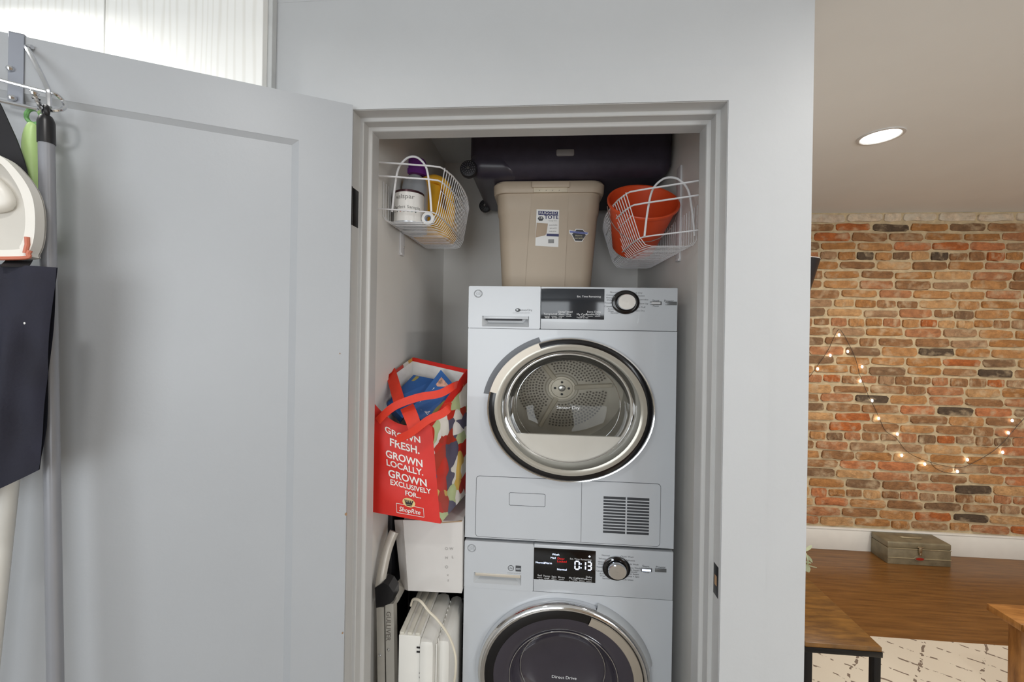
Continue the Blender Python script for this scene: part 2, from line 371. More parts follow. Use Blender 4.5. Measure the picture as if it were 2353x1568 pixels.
def pl(y): return lambda a, b: (a, y, b)
def ptext(L, y, name, m, par, k=1.0):
    items = []
    for it in L:
        s, px, py, h = it[:4]; x, z = D(px, py); items.append((s, x, z, h*K*1.35*k, it[4] if len(it) > 4 else 'CENTER', 1.15)+tuple(it[5:]))
    return lettering(items, pl(y), name, m, par)
def front(par, z0, z1, cx, cz, hole, m):
    mb = MB(); t = .015; y0 = YD+.0015
    mb.box(AX0, AX0+t, y0+.02, AY1, z0, z1).box(AX1-t, AX1, y0+.02, AY1, z0, z1).box(AX0, AX1, AY1-t, AY1, z0, z1).box(AX0, AX1, y0+.02, AY1, z0, z0+t).box(AX0, AX1, y0+.02, AY1, z1-t, z1)
    return mb.build('cabinet', m, par, smooth=0)
def ell_plate(par, name, z0, z1, cx, cz, r, m, y0, y1):
    return MB().plate(rect(AX0, AX1, z0, z1), [circ(cx, cz, r*S, r, 64)], lambda a, b, d: (a, d, b), y0, y1).build(name, m, par, smooth=30)
def annulus(par, name, prof, cx, cz, y, m, seg=72, a0=0.0, a1=2*PI, xo=0.0):
    return MB().lathe(prof, (cx+xo, y, cz), 'Y', seg, S, a0=a0, a1=a1).build(name, m, par, smooth=50)
def knob(par, px, py, yk, lit):
    x, z = D(px, py); k = thing_part('knob_ring', MB().lathe([(.0385, 0), (.0385, -.004), (.036, -.006), (.0275, -.006), (.026, -.003), (.0005, -.003)], (x, yk, z), 'Y', 40, S), blackp, par)
    MB().lathe([(.0395, 0), (.0395, -.003), (.0385, -.0045), (.0378, -.003)], (x, yk, z), 'Y', 40, S).build('trim_ring', chrome, k)
    kb = MB().lathe([(.0255, -.003), (.0255, -.02), (.0235, -.023)], (x, yk, z), 'Y', 40, S).build('knob', chrome, par)
    MB().lathe([(.0235, -.0231), (.0005, -.0233)], (x, yk, z), 'Y', 40, S).build('knob_face', brushed, kb)
    if lit:
        for (dx, dz, y) in ((-.0135, .029, -.0065), (-.009, .021, -.0236)): MB().box(x+dx-.003, x+dx+.003, yk+y-.0004, yk+y, z+dz-.0017, z+dz+.0017).build('indicator', blit, par, smooth=0)
    else: MB().box(x+.0225, x+.0265, yk-.0238, yk-.0232, z-.006, z-.003).build('indicator', wink, par, smooth=0)
def thing_part(name, mb, m, par, smooth=40): return mb.build(name, m, par, smooth=smooth)
def logo(par, px, py, y):
    x, z = D(px, py); mb = MB()
    for r, t in ((.0125, .0009), (.0108, .0005)): mb.tube([(x+r*1.1*math.cos(2*PI*i/28), y, z+r*math.sin(2*PI*i/28)) for i in range(28)], t, 4, closed=True)
    vs, fs = text_geo('GE', .0135, shear=.25); mb.add([(x+v.x*1.05, y-.0004, z+v.y) for v in vs], fs)
    for q in range(4): a = q*PI/2+.6; mb.tube([(x+.0105*1.1*math.cos(a+t), y-.0002, z+.0105*math.sin(a+t)*(1-.18*math.sin(t*4))) for t in (0, .15, .3, .45, .6)], .0006, 4)
    mb.build('round_emblem', inkl, par)
def button(par, px, py, w, lit, y):
    x, z = D(px, py); b = MB().box(x-w/2, x+w/2, y-.0022, y+.001, z-.0055, z+.0055, .001).build('button', mat('button_grey', (120, 122, 124), .3, metal=.5, var=.02), par)
    if lit is not None: MB().box(x-w*.38, x+w*.38, y-.0028, y-.002, z-.0032, z+.0028).build('button_light', blit if lit else mat('button_lens', (200, 201, 203), .25), b, smooth=0)
def drawer_pull(par, px0, px1, py0, py1, dark):
    x0, z1 = D(px0, py0); x1, z0 = D(px1, py1); mb = MB(); n = 1
    y = YD-.0006; dz = z1-z0
    # scooped finger pull: slanted floor rising out of a slot under the lip
    mb.add([(x0, y, z0), (x1, y, z0), (x1, y, z1), (x0, y, z1), (x0+.02, y+.016, z0+dz*.38), (x1-.02, y+.016, z0+dz*.38), (x1-.008, y+.016, z1-dz*.22), (x0+.008, y+.016, z1-dz*.22)],
           [(0, 1, 5, 4), (1, 2, 6, 5), (2, 3, 7, 6), (3, 0, 4, 7), (4, 5, 6, 7)])
    p = mb.build('drawer_pull', enamd, par, smooth=0, fix=False)
    MB().box(x0+.004, x1-.002, y-.001, y+.014, z1-dz*.28, z1, .001).build('pull_lip', champ if not dark else enam, p)
    if dark: MB().box(x0+.012, x1-.022, y-.0016, y-.0002, z1-dz*.42, z1-dz*.26, .0006).build('pull_slot', mat('slot_dark', (22, 24, 34), .5), p)
# ---------------------------------------------------------------- dryer
dr = thing('tumble_dryer', 'white condenser tumble dryer with clear round door, stacked on the washer', 'dryer', ((AX0+AX1)/2, YD, .862))
DZ0, DZ1, DL = .8635, 1.702, 1.5615
cx, cz, R = .101, 1.302, .2345
front(dr, DZ0, DZ1, cx, cz, R, enam)
zl = D(1095, 1093)[1]
ell_plate(dr, 'front_panel', DZ0, DL-.0007, cx, cz, R*.93, enam, YD+.0015, YD+.022)
xs = D(1242, 710)[0]
# left block with the tank drawer: plate with an opening for the pull
pb = D(1108, 726)+D(1215, 752)
MB().plate(rrect(AX0, xs-.0006, DL+.0006, DZ1, .004), [rect(pb[0], pb[2], pb[3], pb[1])], lambda a, b, d: (a, d, b), YD, YD+.022).build('tank_drawer', enam, dr, smooth=0)
MB().box(xs+.0006, AX1, YD, YD+.022, DL+.0006, DZ1, .003).build('control_panel', enam, dr)
MB().box(AX0+.004, AX1-.004, YD+.006, YD+.02, DL-.002, DL+.003).build('panel_gap', seam, dr, smooth=0)
drawer_pull(dr, 1108, 1215, 726, 752, True)
a, b = D(1244, 663); c_, d_ = D(1388, 735)
dsp = MB().box(a, c_, YD-.0012, YD+.001, d_, b, .0008).build('display', darkgl, dr)
TX = [('Est. Time Remaining', 1353, 682, 4.2), ('Temp', 1257, 722, 4.4), ('Level', 1273, 722, 4.4), ('Damp\nAlert', 1290, 720, 4.2), ('Timed\nDry', 1307, 720, 4.2), ('My Cycle', 1338, 723, 4.4), ('Extra\nTumble', 1356, 720, 4.2), ('Delay\nDry', 1373, 720, 4.2), ('Touch to Set', 1338, 730.5, 3.2), ('Hold    to Set Lock', 1272, 730.5, 3.2)]
ptext(TX, YD-.0015, 'printed_words', wink, dsp)
mb = MB()
for px in (1257, 1273, 1290, 1307, 1338, 1356, 1373): x, z = D(px, 727); mb.box(x-.0085, x+.0085, YD-.0016, YD-.0012, z-.0008, z+.0004)
mb.build('touch_marks', wink, dsp, smooth=0)['kind'] = 'stuff'
logo(dr, 1099, 675, YD-.0004)
ptext([('sensorDry', 1208, 713, 4.6)], YD-.0005, 'printed_name', ink, dr); ptext([('CONDENSER DRYER', 1198, 719.5, 2.8)], YD-.0005, 'printed_name', inkl, dr)
x, z = D(1190, 713); MB().plate(circ(x, z, .0085, .006, 20), [circ(x-.002, z+.001, .0036, .0026, 12)], lambda p, q, d: (p, d, q), YD-.0006, YD).build('round_mark', ink, dr, smooth=0)
knob(dr, 1437, 695, YD, False)
KL = [('Normal', 1411, 672), ('Cottons', 1403, 678.5), ('Heavy\nDuty', 1400, 687), ('Towels', 1398, 696.5), ('Casuals', 1398, 704.5), ('Active\nWear', 1404, 713), ('Sanitize', 1412, 719.5), ('Quick Dry', 1463, 673.5), ('Delicates', 1470, 680), ('Dewrinkle', 1477, 689), ('Warm Up', 1477, 698), ('Air Fluff', 1473, 706.5), ('Rack Dry', 1470, 714.5), ('Pause', 1507, 703.5)]
ptext([(s, a_, b_, 3.7) for s, a_, b_ in KL]+[('Start', 1507, 691.5, 5.2), ('Power', 1537, 692, 5.2)], YD-.0005, 'printed_words', ink, dr)
button(dr, 1507, 697, .036, False, YD); button(dr, 1542, 697.5, .036, None, YD)
# door
annulus(dr, 'door_ring', [(R, .001), (R, -.014), (R*.992, -.018), (R*.978, -.017), (R*.972, -.012)], cx, cz, YD, chrome)
annulus(dr, 'black_ring', [(R*.974, -.0145), (R*.955, -.0165), (R*.905, -.017)], cx, cz, YD, blackp)
annulus(dr, 'inner_ring', [(R*.9055, -.0172), (R*.86, -.0172), (R*.83, -.015)], cx, cz, YD, mat('smoked_mirror', (176, 172, 162), .12, metal=.35, var=0))
hp = MB().lathe([(R*.905, -.0185), (R*.90, -.0185), (R*.985, -.0195), (R*.988, -.014)], (cx, YD, cz), 'Y', 28, S, a0=math.radians(113), a1=math.radians(167)).build('door_grip', champ, dr)
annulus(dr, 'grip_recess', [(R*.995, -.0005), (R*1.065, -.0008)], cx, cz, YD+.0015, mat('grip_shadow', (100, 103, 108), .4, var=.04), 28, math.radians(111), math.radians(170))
annulus(dr, 'bowl_glass', [(R*.83, -.0165), (R*.81, -.012), (R*.77, .02), (R*.70, .06), (R*.58, .085), (R*.36, .098), (.0005, .10)], cx, cz, YD, glass('clear_bowl', (240, 241, 240), .02, 1.3))
for rr, yy in ((.77, .019), (.66, .07)): MB().tube([(cx+S*R*rr*math.cos(2*PI*i/60), YD+yy, cz+R*rr*math.sin(2*PI*i/60)) for i in range(60)], .0012, 6, closed=True).build('bowl_ridge', chrome, dr)
zb = cz-.112
hole = [(cx+S*R*.75*math.cos(t), cz+R*.75*math.sin(t)) for t in [math.radians(-32+244*i/40) for i in range(41)]]
hole = [(p, max(q, zb)) for p, q in hole]
MB().plate(circ(cx, cz, R*.975*S, R*.975, 64), [hole], lambda p, q, d: (p, d, q), YD+.024, YD+.034).build('opening_frame', mat('opening_plastic', (190, 186, 177), .4, var=.02), dr, smooth=30)
MB().lathe([(R*.97, .034), (R*1.0, .05), (R*1.0, .45)], (cx, YD, cz), 'Y', 64, S).build('drum', mat('drum_steel', (206, 203, 196), .4, metal=.25, var=.06, vs=30), dr, smooth=50)
bp_ = MB().lathe([(R*1.0, .45), (.155, .448), (.15, .443), (.065, .44), (.06, .432), (.0005, .43)], (cx, YD, cz), 'Y', 64, S).build('drum_back', mat('drum_back_steel', (222, 214, 200), .65, metal=.0, var=.05, vs=20), dr, smooth=50)
mb = MB()
for ir in range(9):
    rr = .075+ir*.0115; n = int(2*PI*rr/.0125)
    for k in range(n):
        t = 2*PI*k/n+ir*.3
        if min(abs((t-q+PI) % (2*PI)-PI) for q in (math.radians(5), math.radians(125), math.radians(245)))*rr < .02: continue
        c0 = (cx+S*rr*math.cos(t), YD+.4365, cz+rr*math.sin(t)); mb.add([(c0[0]+.0042*S*math.cos(j*PI/3), c0[1]+.001*(ir % 2), c0[2]+.0042*math.sin(j*PI/3)) for j in range(6)], [tuple(range(6))])
mb.build('perforations', mat('drum_holes', (120, 112, 102), .6, var=.1), bp_, smooth=0, fix=False)['kind'] = 'stuff'
hb = MB().lathe([(.052, .43), (.05, .424), (.042, .424), (.040, .428), (.0385, .428)], (cx, YD, cz), 'Y', 40, S).lathe([(.0385, .426), (.0005, .425)], (cx, YD, cz), 'Y', 40, S).build('drum_hub', mat('hub_steel', (228, 218, 200), .35, metal=.15), bp_, smooth=40)
for k in range(3):
    t = math.radians(5+120*k); p0 = Vector((cx+S*.045*math.cos(t), YD+.432, cz+.045*math.sin(t))); p1 = Vector((cx+S*.19*math.cos(t), YD+.436, cz+.19*math.sin(t)))
    MB().tube([p0, p1], [.012, .008], 8).build('drum_spoke', mat('hub_steel', (196, 188, 172)), bp_)
for k in range(4): t = PI/2*k; MB().lathe([(.005, .4245), (.0005, .4243)], (cx+S*.026*math.cos(t), YD, cz+.026*math.sin(t)), 'Y', 12, S).build('hub_bolt', slotm, bp_)
MB().lathe([(.014, .4245), (.012, .423), (.005, .4228), (.0005, .422)], (cx, YD, cz), 'Y', 20, S).build('hub_cap', brushed, bp_)
x, z = D(1307, 942); lettering([('Sensor Dry', x, z, .0145, 'CENTER', 1.15)], pl(YD+.03), 'printed_name', wink, dr)
# lower service flap and vent grille
xa, za = D(1096, 1094); xb, zb2 = D(1517, 1256); xm = D(1336, 1170)[0]
za = D(1305, 1104)[1]; zb2 = D(1305, 1245)[1]
xa = D(1094, 1160)[0]; xb = D(1517, 1185)[0]
MB().plate(rrect(xa-.0014, xb+.0014, zb2-.0014, za+.0014, .012), [], lambda p, q, d: (p, d, q), YD+.0011, YD+.002).build('flap_gap', seam, dr, smooth=0)
poly = [p for p in rrect(xa, xb, zb2, za, .011)]
left = [p for p in poly if p[0] < xm]; left = sorted(set(left), key=lambda p: math.atan2(p[1]-(za+zb2)/2, p[0]-xm-.05) % (2*PI))
def half(x0, x1, rl, rr_):
    out = []
    for (c0, c1, a_, on) in ((x1-.011, za-.011, 0, rr_), (x0+.011, za-.011, PI/2, rl), (x0+.011, zb2+.011, PI, rl), (x1-.011, zb2+.011, 3*PI/2, rr_)):
        if on: out += [(c0+.011*math.cos(a_+PI/2*k/5), c1+.011*math.sin(a_+PI/2*k/5)) for k in range(6)]
        else: out.append((x1 if a_ in (0, 3*PI/2) else x0, za if a_ in (0, PI/2) else zb2))
    return out
fl = MB().plate(half(xa, xm-.0006, 1, 0), [], lambda p, q, d: (p, d, q), YD+.0006, YD+.003).build('service_flap', enam, dr, smooth=0)
fx0, fz1 = D(1170, 1132); fx1, fz0 = D(1253, 1166)
MB().plate(rrect(fx0, fx1, fz0, fz1, .005), [rrect(fx0+.0012, fx1-.0012, fz0+.0012, fz1-.0012, .004)], lambda p, q, d: (p, d, q), YD+.0002, YD+.001).build('flap_outline', seam, fl, smooth=0)
vx0, vz1 = D(1387, 1141); vx1, vz0 = D(1491, 1231)
MB().plate(half(xm+.0006, xb, 0, 1), [rect(vx0, vx1, vz0, vz1)], lambda p, q, d: (p, d, q), YD+.0006, YD+.003).build('vent_panel', enam, dr, smooth=0)
vt = MB().box(vx0, vx1, YD+.0012, YD+.0016, vz0, vz1).build('vent_recess', slotm, dr, smooth=0)
hz = (vz1-vz0)/12
for k in range(13):
    zc = vz0+k*hz
    if 0 < k < 12: MB().box(vx0, vx1, YD-.0006, YD+.0014, zc-hz*.17, zc+hz*.17, .0004, 1).build('slat', enam, vt)
MB().box((vx0+vx1)/2-.0022, (vx0+vx1)/2+.0022, YD-.0008, YD+.0014, vz0, vz1).build('mullion', enam, vt, smooth=0)
# ---------------------------------------------------------------- washer
wa = thing('washing_machine', 'white front loading washing machine with dark round door and lit display', 'washing machine', ((AX0+AX1)/2, YD, 0))
WZ0, WZ1 = .02, .8535
WL = D(1300, 1365)[1]
x0_, z0_ = D(1098, 1545); x1_, _ = D(1494, 1552); wcx = (x0_+x1_)/2; WR = (x1_-x0_)/2/S; wcz = D(1300, 1376)[1]-WR
front(wa, WZ0, WZ1, wcx, wcz, WR, enam)
ell_plate(wa, 'front_panel', WZ0, WL-.0005, wcx, wcz, WR*.9, enam, YD+.0015, YD+.022)
xs = D(1226, 1300)[0]; pb = D(1089, 1316)+D(1197, 1346)
MB().plate(rrect(AX0, xs-.0004, WL+.0004, WZ1, .004), [rect(pb[0], pb[2], pb[3], pb[1])], lambda a, b, d: (a, d, b), YD, YD+.022).build('detergent_drawer', enam, wa, smooth=0)
MB().box(xs+.0004, AX1, YD, YD+.022, WL+.0004, WZ1, .003).build('control_panel', enam, wa)
MB().box(AX0+.004, AX1-.004, YD+.006, YD+.02, WL-.002, WL+.003).build('panel_gap', seam, wa, smooth=0)
drawer_pull(wa, 1089, 1197, 1316, 1346, False)
for (fx, fy) in ((AX0+.04, YD+.06), (AX1-.04, YD+.06), (AX0+.04, AY1-.06), (AX1-.04, AY1-.06)): MB().lathe([(.0005, 0), (.02, 0), (.02, .012), (.012, .014), (.012, .021)], (fx, fy, 0), seg=16).build('foot', blackm, wa)
a, b = D(1227, 1258); c_, d_ = D(1368, 1340)
dsp = MB().box(a, c_, YD-.0012, YD+.001, d_, b, .0008).build('display', blackgl, wa)
MB().box(a-.0015, c_+.0015, YD-.0006, YD+.001, d_-.0015, b+.0015, .0004).build('display_rim', enam, dsp)
ptext([('Est. Time Remaining', 1334, 1285.5, 3.8), ('Soil', 1240, 1322.5, 4.4), ('Temp', 1256, 1324, 4.4), ('Spin', 1273, 1325.5, 4.4), ('Rinse', 1290, 1327, 4.4), ('My Cycle', 1320, 1328.5, 4.4), ('PreWash', 1337, 1330, 4.2), ('Delay\nStart', 1353, 1329, 4.0), ('Touch to Set', 1320, 1336.5, 3), ('Hold    to Set Lock', 1256, 1332.5, 3)], YD-.0015, 'printed_words', wink, dsp)
ptext([('Normal', 1242, 1293, 4.6), ('Warm', 1259, 1294, 4.6), ('Med', 1271, 1282, 4.4), ('Wash', 1277, 1274.5, 4.6), ('Normal', 1291, 1309, 4.6)], YD-.0016, 'lit_words', blit, dsp)
ptext([('Door', 1289, 1284, 4.8), ('Locked', 1291, 1290.5, 4.8)], YD-.0016, 'lit_warning', rlit, dsp)
mb = MB()
for px, py in ((1240, 1327.5), (1256, 1329), (1273, 1330.5), (1290, 1332), (1320, 1333), (1337, 1335), (1353, 1337)): x, z = D(px, py); mb.box(x-.0085, x+.0085, YD-.0016, YD-.0012, z-.0006, z+.0006)
mb.build('touch_marks', wink, dsp, smooth=0)['kind'] = 'stuff'
SEG = {'0': 'abcdef', '1': 'bc', '3': 'abgcd'}
mb = MB()
def seg7(ch, px, py, w, h, t):
    x, z = D(px, py); L = {'a': (0, h/2, 1), 'g': (0, 0, 1), 'd': (0, -h/2, 1), 'f': (-w/2, h/4, 0), 'b': (w/2, h/4, 0), 'e': (-w/2, -h/4, 0), 'c': (w/2, -h/4, 0)}
    for q in SEG[ch]:
        ox, oz, hz_ = L[q]; lx, lz = (w*.36, t/2) if hz_ else (t/2, h*.19); mb.box(x+ox-lx, x+ox+lx, YD-.0017, YD-.0012, z+oz-lz, z+oz+lz)
seg7('0', 1326, 1299, .0135, .026, .0038); seg7('1', 1340.5, 1300, .0135, .026, .0038); seg7('3', 1354, 1301, .0125, .026, .0038)
for dy in (-4, 5): x, z = D(1335, 1300+dy); mb.box(x-.0016, x+.0016, YD-.0017, YD-.0012, z-.0018, z+.0018)
x, z = D(1354.5, 1279); mb.add([(x-.004, YD-.0016, z), (x, YD-.0016, z-.0035), (x+.004, YD-.0016, z), (x, YD-.0016, z+.0035)], [(0, 1, 2, 3)])
mb.build('lit_digits', blit, dsp, smooth=0)
logo(wa, 1084, 1260, YD-.0004)
x, z = D(1174, 1306); mb = MB().tube([(x+.009*math.cos(2*PI*i/24), YD-.0003, z+.0085*math.sin(2*PI*i/24)) for i in range(24)], .0009, 4, closed=True)
vs, fs = text_geo('he', .010, shear=.2); mb.add([(x+v.x, YD-.0005, z+v.y) for v in vs], fs); mb.build('round_mark', ink, wa)
x, z = D(1191, 1307); mb = MB().plate(rect(x-.009, x+.009, z-.0095, z+.0095), [rect(x-.0075, x+.0075, z-.004, z+.0015)], lambda p, q, d: (p, d, q), YD-.0006, YD)
vs, fs = text_geo('energy', .0045, shear=.3); mb.add([(x+v.x, YD-.0007, z-.0012+v.y) for v in vs], fs); mb.build('square_mark', ink, wa, smooth=0)
ptext([('STEAM WASHER', 1182, 1318, 2.8)], YD-.0005, 'printed_name', inkl, wa)
knob(wa, 1416, 1305.5, YD, True)
KL = [('Normal', 1392, 1277), ('Whites', 1384, 1284.5), ('Heavy\nDuty', 1381, 1294), ('Towels', 1379, 1303.5), ('Casuals', 1379, 1312.5), ('Active\nWear', 1385, 1321.5), ('Sanitize', 1393, 1330), ('Quick Wash', 1441, 1280), ('Delicates', 1448, 1288.5), ('Cold Wash', 1454, 1297.5), ('Warm Wash\nwith Steam', 1456, 1308.5), ('Casuals\nwith Steam', 1455, 1317.5), ('Rinse + Spin', 1454, 1325.5), ('Tub Clean', 1443, 1333), ('Pause', 1485, 1315.5)]
ptext([(s, p, q, 3.7) for s, p, q in KL]+[('Start', 1484, 1302, 5.2), ('Power', 1518, 1304, 5.2)], YD-.0005, 'printed_words', ink, wa)
button(wa, 1485, 1310, .036, True, YD); button(wa, 1518, 1311, .036, None, YD)
annulus(wa, 'door_ring', [(WR, .001), (WR, -.012), (WR*.985, -.024), (WR*.955, -.03), (WR*.925, -.030), (WR*.905, -.024)], wcx, wcz, YD, chrome)
annulus(wa, 'black_ring', [(WR*.91, -.0255), (WR*.87, -.027), (WR*.80, -.0265)], wcx, wcz, YD, blackp)
dgl = mat('dark_door_glass', (58, 54, 62), .1, var=.08, vs=6, coat=.2)
annulus(wa, 'door_glass', [(WR*.805, -.0268), (WR*.70, -.026), (WR*.62, -.020), (WR*.59, -.005), (WR*.52, .02), (WR*.3, .032), (.0005, .036)], wcx, wcz, YD, dgl)
for rr, yy in ((.62, -.0215), (.50, .018)): MB().tube([(wcx+S*WR*rr*math.cos(2*PI*i/60), YD+yy, wcz+WR*rr*math.sin(2*PI*i/60)) for i in range(60)], .0016, 6, closed=True).build('glass_ridge', chrome, wa)
MB().lathe([(WR*.795, -.0285), (WR*.80, -.030), (WR*.895, -.0305), (WR*.90, -.026)], (wcx, YD, wcz), 'Y', 28, S, a0=math.radians(2), a1=math.radians(70)).build('door_grip', mat('bronze_grip', (172, 162, 148), .35, metal=.25, var=.02), wa)
annulus(wa, 'grip_recess', [(WR*.985, -.0225), (WR*1.03, -.012), (WR*1.045, -.0005)], wcx, wcz, YD+.0015, enamd, 28, math.radians(12), math.radians(68))
q_ = atY(1296, 1558, YD-.0225); lettering([('Direct Drive', q_.x, q_.z, .0135, 'CENTER', 1.15)], pl(YD-.0225), 'printed_name', wink, wa)
# ================================================================== things on top of the dryer and on the closet walls
# ---- beige storage tote
tan = mat('tote_plastic', (184, 168, 148), .5, var=.03, vs=7, bump=.04, bs=150)
TY0, TY1, TZ0, TZ1 = 1.52, 1.95, 1.702, 2.144
tote = thing('storage_tote', 'beige plastic storage tote with paper labels standing on the dryer', 'storage box', (.025, 1.65, TZ0))
def loft(sections, n=6):
    mb = MB(); rings = []
    for (x0, x1, y0, y1, z, r) in sections: rings.append([(p[0], p[1], z) for p in rrect(x0, x1, y0, y1, r, n)])
    k = len(rings[0]); vs = [p for r in rings for p in r]; fs = []
    for i in range(len(rings)-1):
        for j in range(k): fs.append((i*k+j, i*k+(j+1) % k, (i+1)*k+(j+1) % k, (i+1)*k+j))
    mb.add(vs, fs); mb.add(rings[0], [tuple(range(k))]); return mb, rings
def tsec(z, g=0.0, r=.05):
    t = (z-TZ0)/(TZ1-TZ0); return (-.159-.024*t-g, .203+.032*t+g, TY0+.028*(1-t)-g, TY1-.02*(1-t)+g, z, r)
mb, rg = loft([tsec(TZ0+.001, -.012, .04), tsec(TZ0+.01), tsec(2.018), tsec(2.023, .003), tsec(2.092, .003), tsec(2.112, .003)])
mb.build('tub', tan, tote)
mb, rg = loft([tsec(2.098, .004), tsec(2.098, .012), tsec(2.104, .0145), tsec(2.134, .0145), tsec(2.144, .008), tsec(2.145, -.03), tsec(2.14, -.04)])
mb.add(rg[-1], [tuple(range(len(rg[-1])))]); mb.build('lid_rim', tan, tote)
def tfront(px, py, off=0.0):
    y = TY0+.014; p = atY(px, py, y)
    for _ in range(3): y = tsec(p.z)[2]-.0002-off; p = atY(px, py, y)
    return p
def tquad(name, pts, m, par, off, th=.0):
    return MB().add([tfront(x, y, off) for x, y in pts], [tuple(range(len(pts)))]).build(name, m, par, smooth=0)
rib = MB()
rib.add([tfront(1222, 446, .004), tfront(1307, 446, .004), tfront(1297, 662, .004), tfront(1207, 662, .004), tfront(1222, 446, -.004), tfront(1307, 446, -.004), tfront(1297, 662, -.004), tfront(1207, 662, -.004)], [(0, 1, 2, 3), (0, 3, 7, 4), (1, 5, 6, 2), (0, 4, 5, 1)])
rib.build('centre_rib', tan, tote, smooth=0)
q0, q1 = tfront(1222, 437), tfront(1309, 420)
lt = MB().box(q0.x, q1.x, TY0-.022, TY0+.01, q0.z+.002, q1.z, .004).build('latch', tan, tote)
q0, q1 = tfront(1226, 443), tfront(1304, 430)
MB().box(q0.x, q1.x, TY0-.016, TY0+.01, q0.z-.004, q1.z-.004, .002).build('latch_bar', mat('pale_latch', (206, 194, 172), .5), lt)
for px in (1240, 1255, 1270, 1285): p = atY(px, 437.5, TY0-.0165); MB().lathe([(.0016, 0), (.0005, -.0002)], p, 'Y', 8).build('latch_hole', slotm, lt)
paper = mat('white_label_paper', (232, 231, 228), .5, var=.02)
navy = mat('navy_print', (44, 46, 96), .5, var=.04); dkpr = mat('charcoal_print', (52, 52, 58), .5, var=.04); paleb = mat('pale_blue_print', (120, 130, 190), .5)
lb = tquad('label', [(1233, 481), (1285, 483), (1283, 568), (1230, 565)], paper, tote, .0048)
tquad('label_photo', [(1233, 512), (1259, 514), (1256, 536), (1253, 541), (1231, 546)], mat('label_tan', (176, 156, 134), .6), lb, .0052)
tquad('label_band', [(1256, 537), (1284, 538), (1284, 544), (1256, 543)], navy, lb, .0052)
tquad('label_block', [(1237, 484.5), (1282, 486.5), (1282, 494), (1237, 494.5)], navy, lb, .0052)
h = circ(1242.5, 502.5, 7, 6, 6); tquad('label_hexagon', h, dkpr, lb, .0053)
def tl(items, name, m, par, off):
    return lettering([(s, x, -y, sz, 'CENTER', 1.1)+tuple(e) for s, x, y, sz, *e in items], lambda a, b: tfront(a, -b, off), name, m, par)
tl([('RUGGED', 1259.5, 489.5, 9.2)], 'label_words', paper, lb, .0056)
tl([('TOTE', 1267, 499.5, 11.5, 0, .03)], 'label_words', navy, lb, .0056)
tl([('18', 1242.5, 501, 7)], 'label_words', paper, lb, .0057)
tl([('Storage Tote', 1270, 507.5, 3.2), ('sturdy handles', 1271, 517.5, 3), ('tight seal lid', 1271, 524.5, 3), ('made to last', 1270, 531.5, 3)], 'label_words', dkpr, lb, .0056)
mb = MB()
for i in range(14): x = 1260+i*.95; mb.add([tfront(x, 550, .0054), tfront(x+.45+.3*(i % 3 == 0), 550, .0054), tfront(x+.45+.3*(i % 3 == 0), 559, .0054), tfront(x, 559, .0054)], [(0, 1, 2, 3)])
mb.build('label_barcode', dkpr, lb, smooth=0)
bd = tquad('badge', [(1307.5, 528), (1320, 531), (1323, 526), (1340, 527), (1343, 532), (1352.5, 535), (1351, 539), (1346, 541), (1338, 556), (1321, 555.5), (1313, 540), (1308, 537)], paper, tote, .0012)
tquad('badge_ground', [(1324.5, 527.8), (1339, 528.5), (1341.5, 532), (1346, 541), (1337, 553.8), (1322, 553.4), (1314.5, 539), (1322, 531.5)], dkpr, bd, .0018)
tquad('badge_band', [(1309, 530.5), (1351, 534.5), (1349.5, 538.5), (1310, 535)], paleb, bd, .0022)
tl([('GUARANTEE', 1330, 534.6, 4.6)], 'badge_words', navy, bd, .0028)
tl([('lifetime', 1330, 541.8, 5), ('warranty', 1330, 547.3, 5)], 'badge_words', mat('cream_print', (214, 206, 170), .5), bd, .0028)
# ---- dark suitcase lying flat across the tote
sc = thing('suitcase', 'dark plum wheeled suitcase lying flat on the tote lid', 'suitcase', (.1, 1.7, 2.148))
plum = mat('suitcase_nylon', (52, 46, 60), .62, var=.12, vs=30, bump=.15, bs=500)
plumg = mat('suitcase_corner_guard', (58, 54, 66), .3, var=.05)
SX0, SX1, SY0, SY1, SZ0, SZ1 = -.284, .490, 1.455, 1.96, 2.148, 2.425
MB().box(SX0, SX1, SY0, SY1, SZ0, SZ1, .055, 6).build('shell', plum, sc)
mb = MB().box(SX0-.004, SX0+.17, SY0-.004, SY1+.003, SZ0-.001, SZ0+.11, .054, 6)
for i, v in enumerate(mb.v):
    if v[0] > SX0+.07: mb.v[i] = (v[0]-(v[2]-SZ0)*.9+.05, v[1], v[2])
mb.build('corner_guard', plumg, sc)
p = atY(1299, 350, SY0-.004)
hd = MB().box(p.x-.034, p.x+.034, SY0-.006, SY0+.02, p.z-.013, p.z+.013, .006).build('name_plate', mat('grey_plate', (150, 146, 146), .5), sc)
MB().tube([(SX0+.05, SY0-.003, SZ0+.165), (SX1-.06, SY0-.003, SZ0+.165)], .003, 6).build('zip_seam', mat('zip_black', (20, 18, 24), .6), sc)
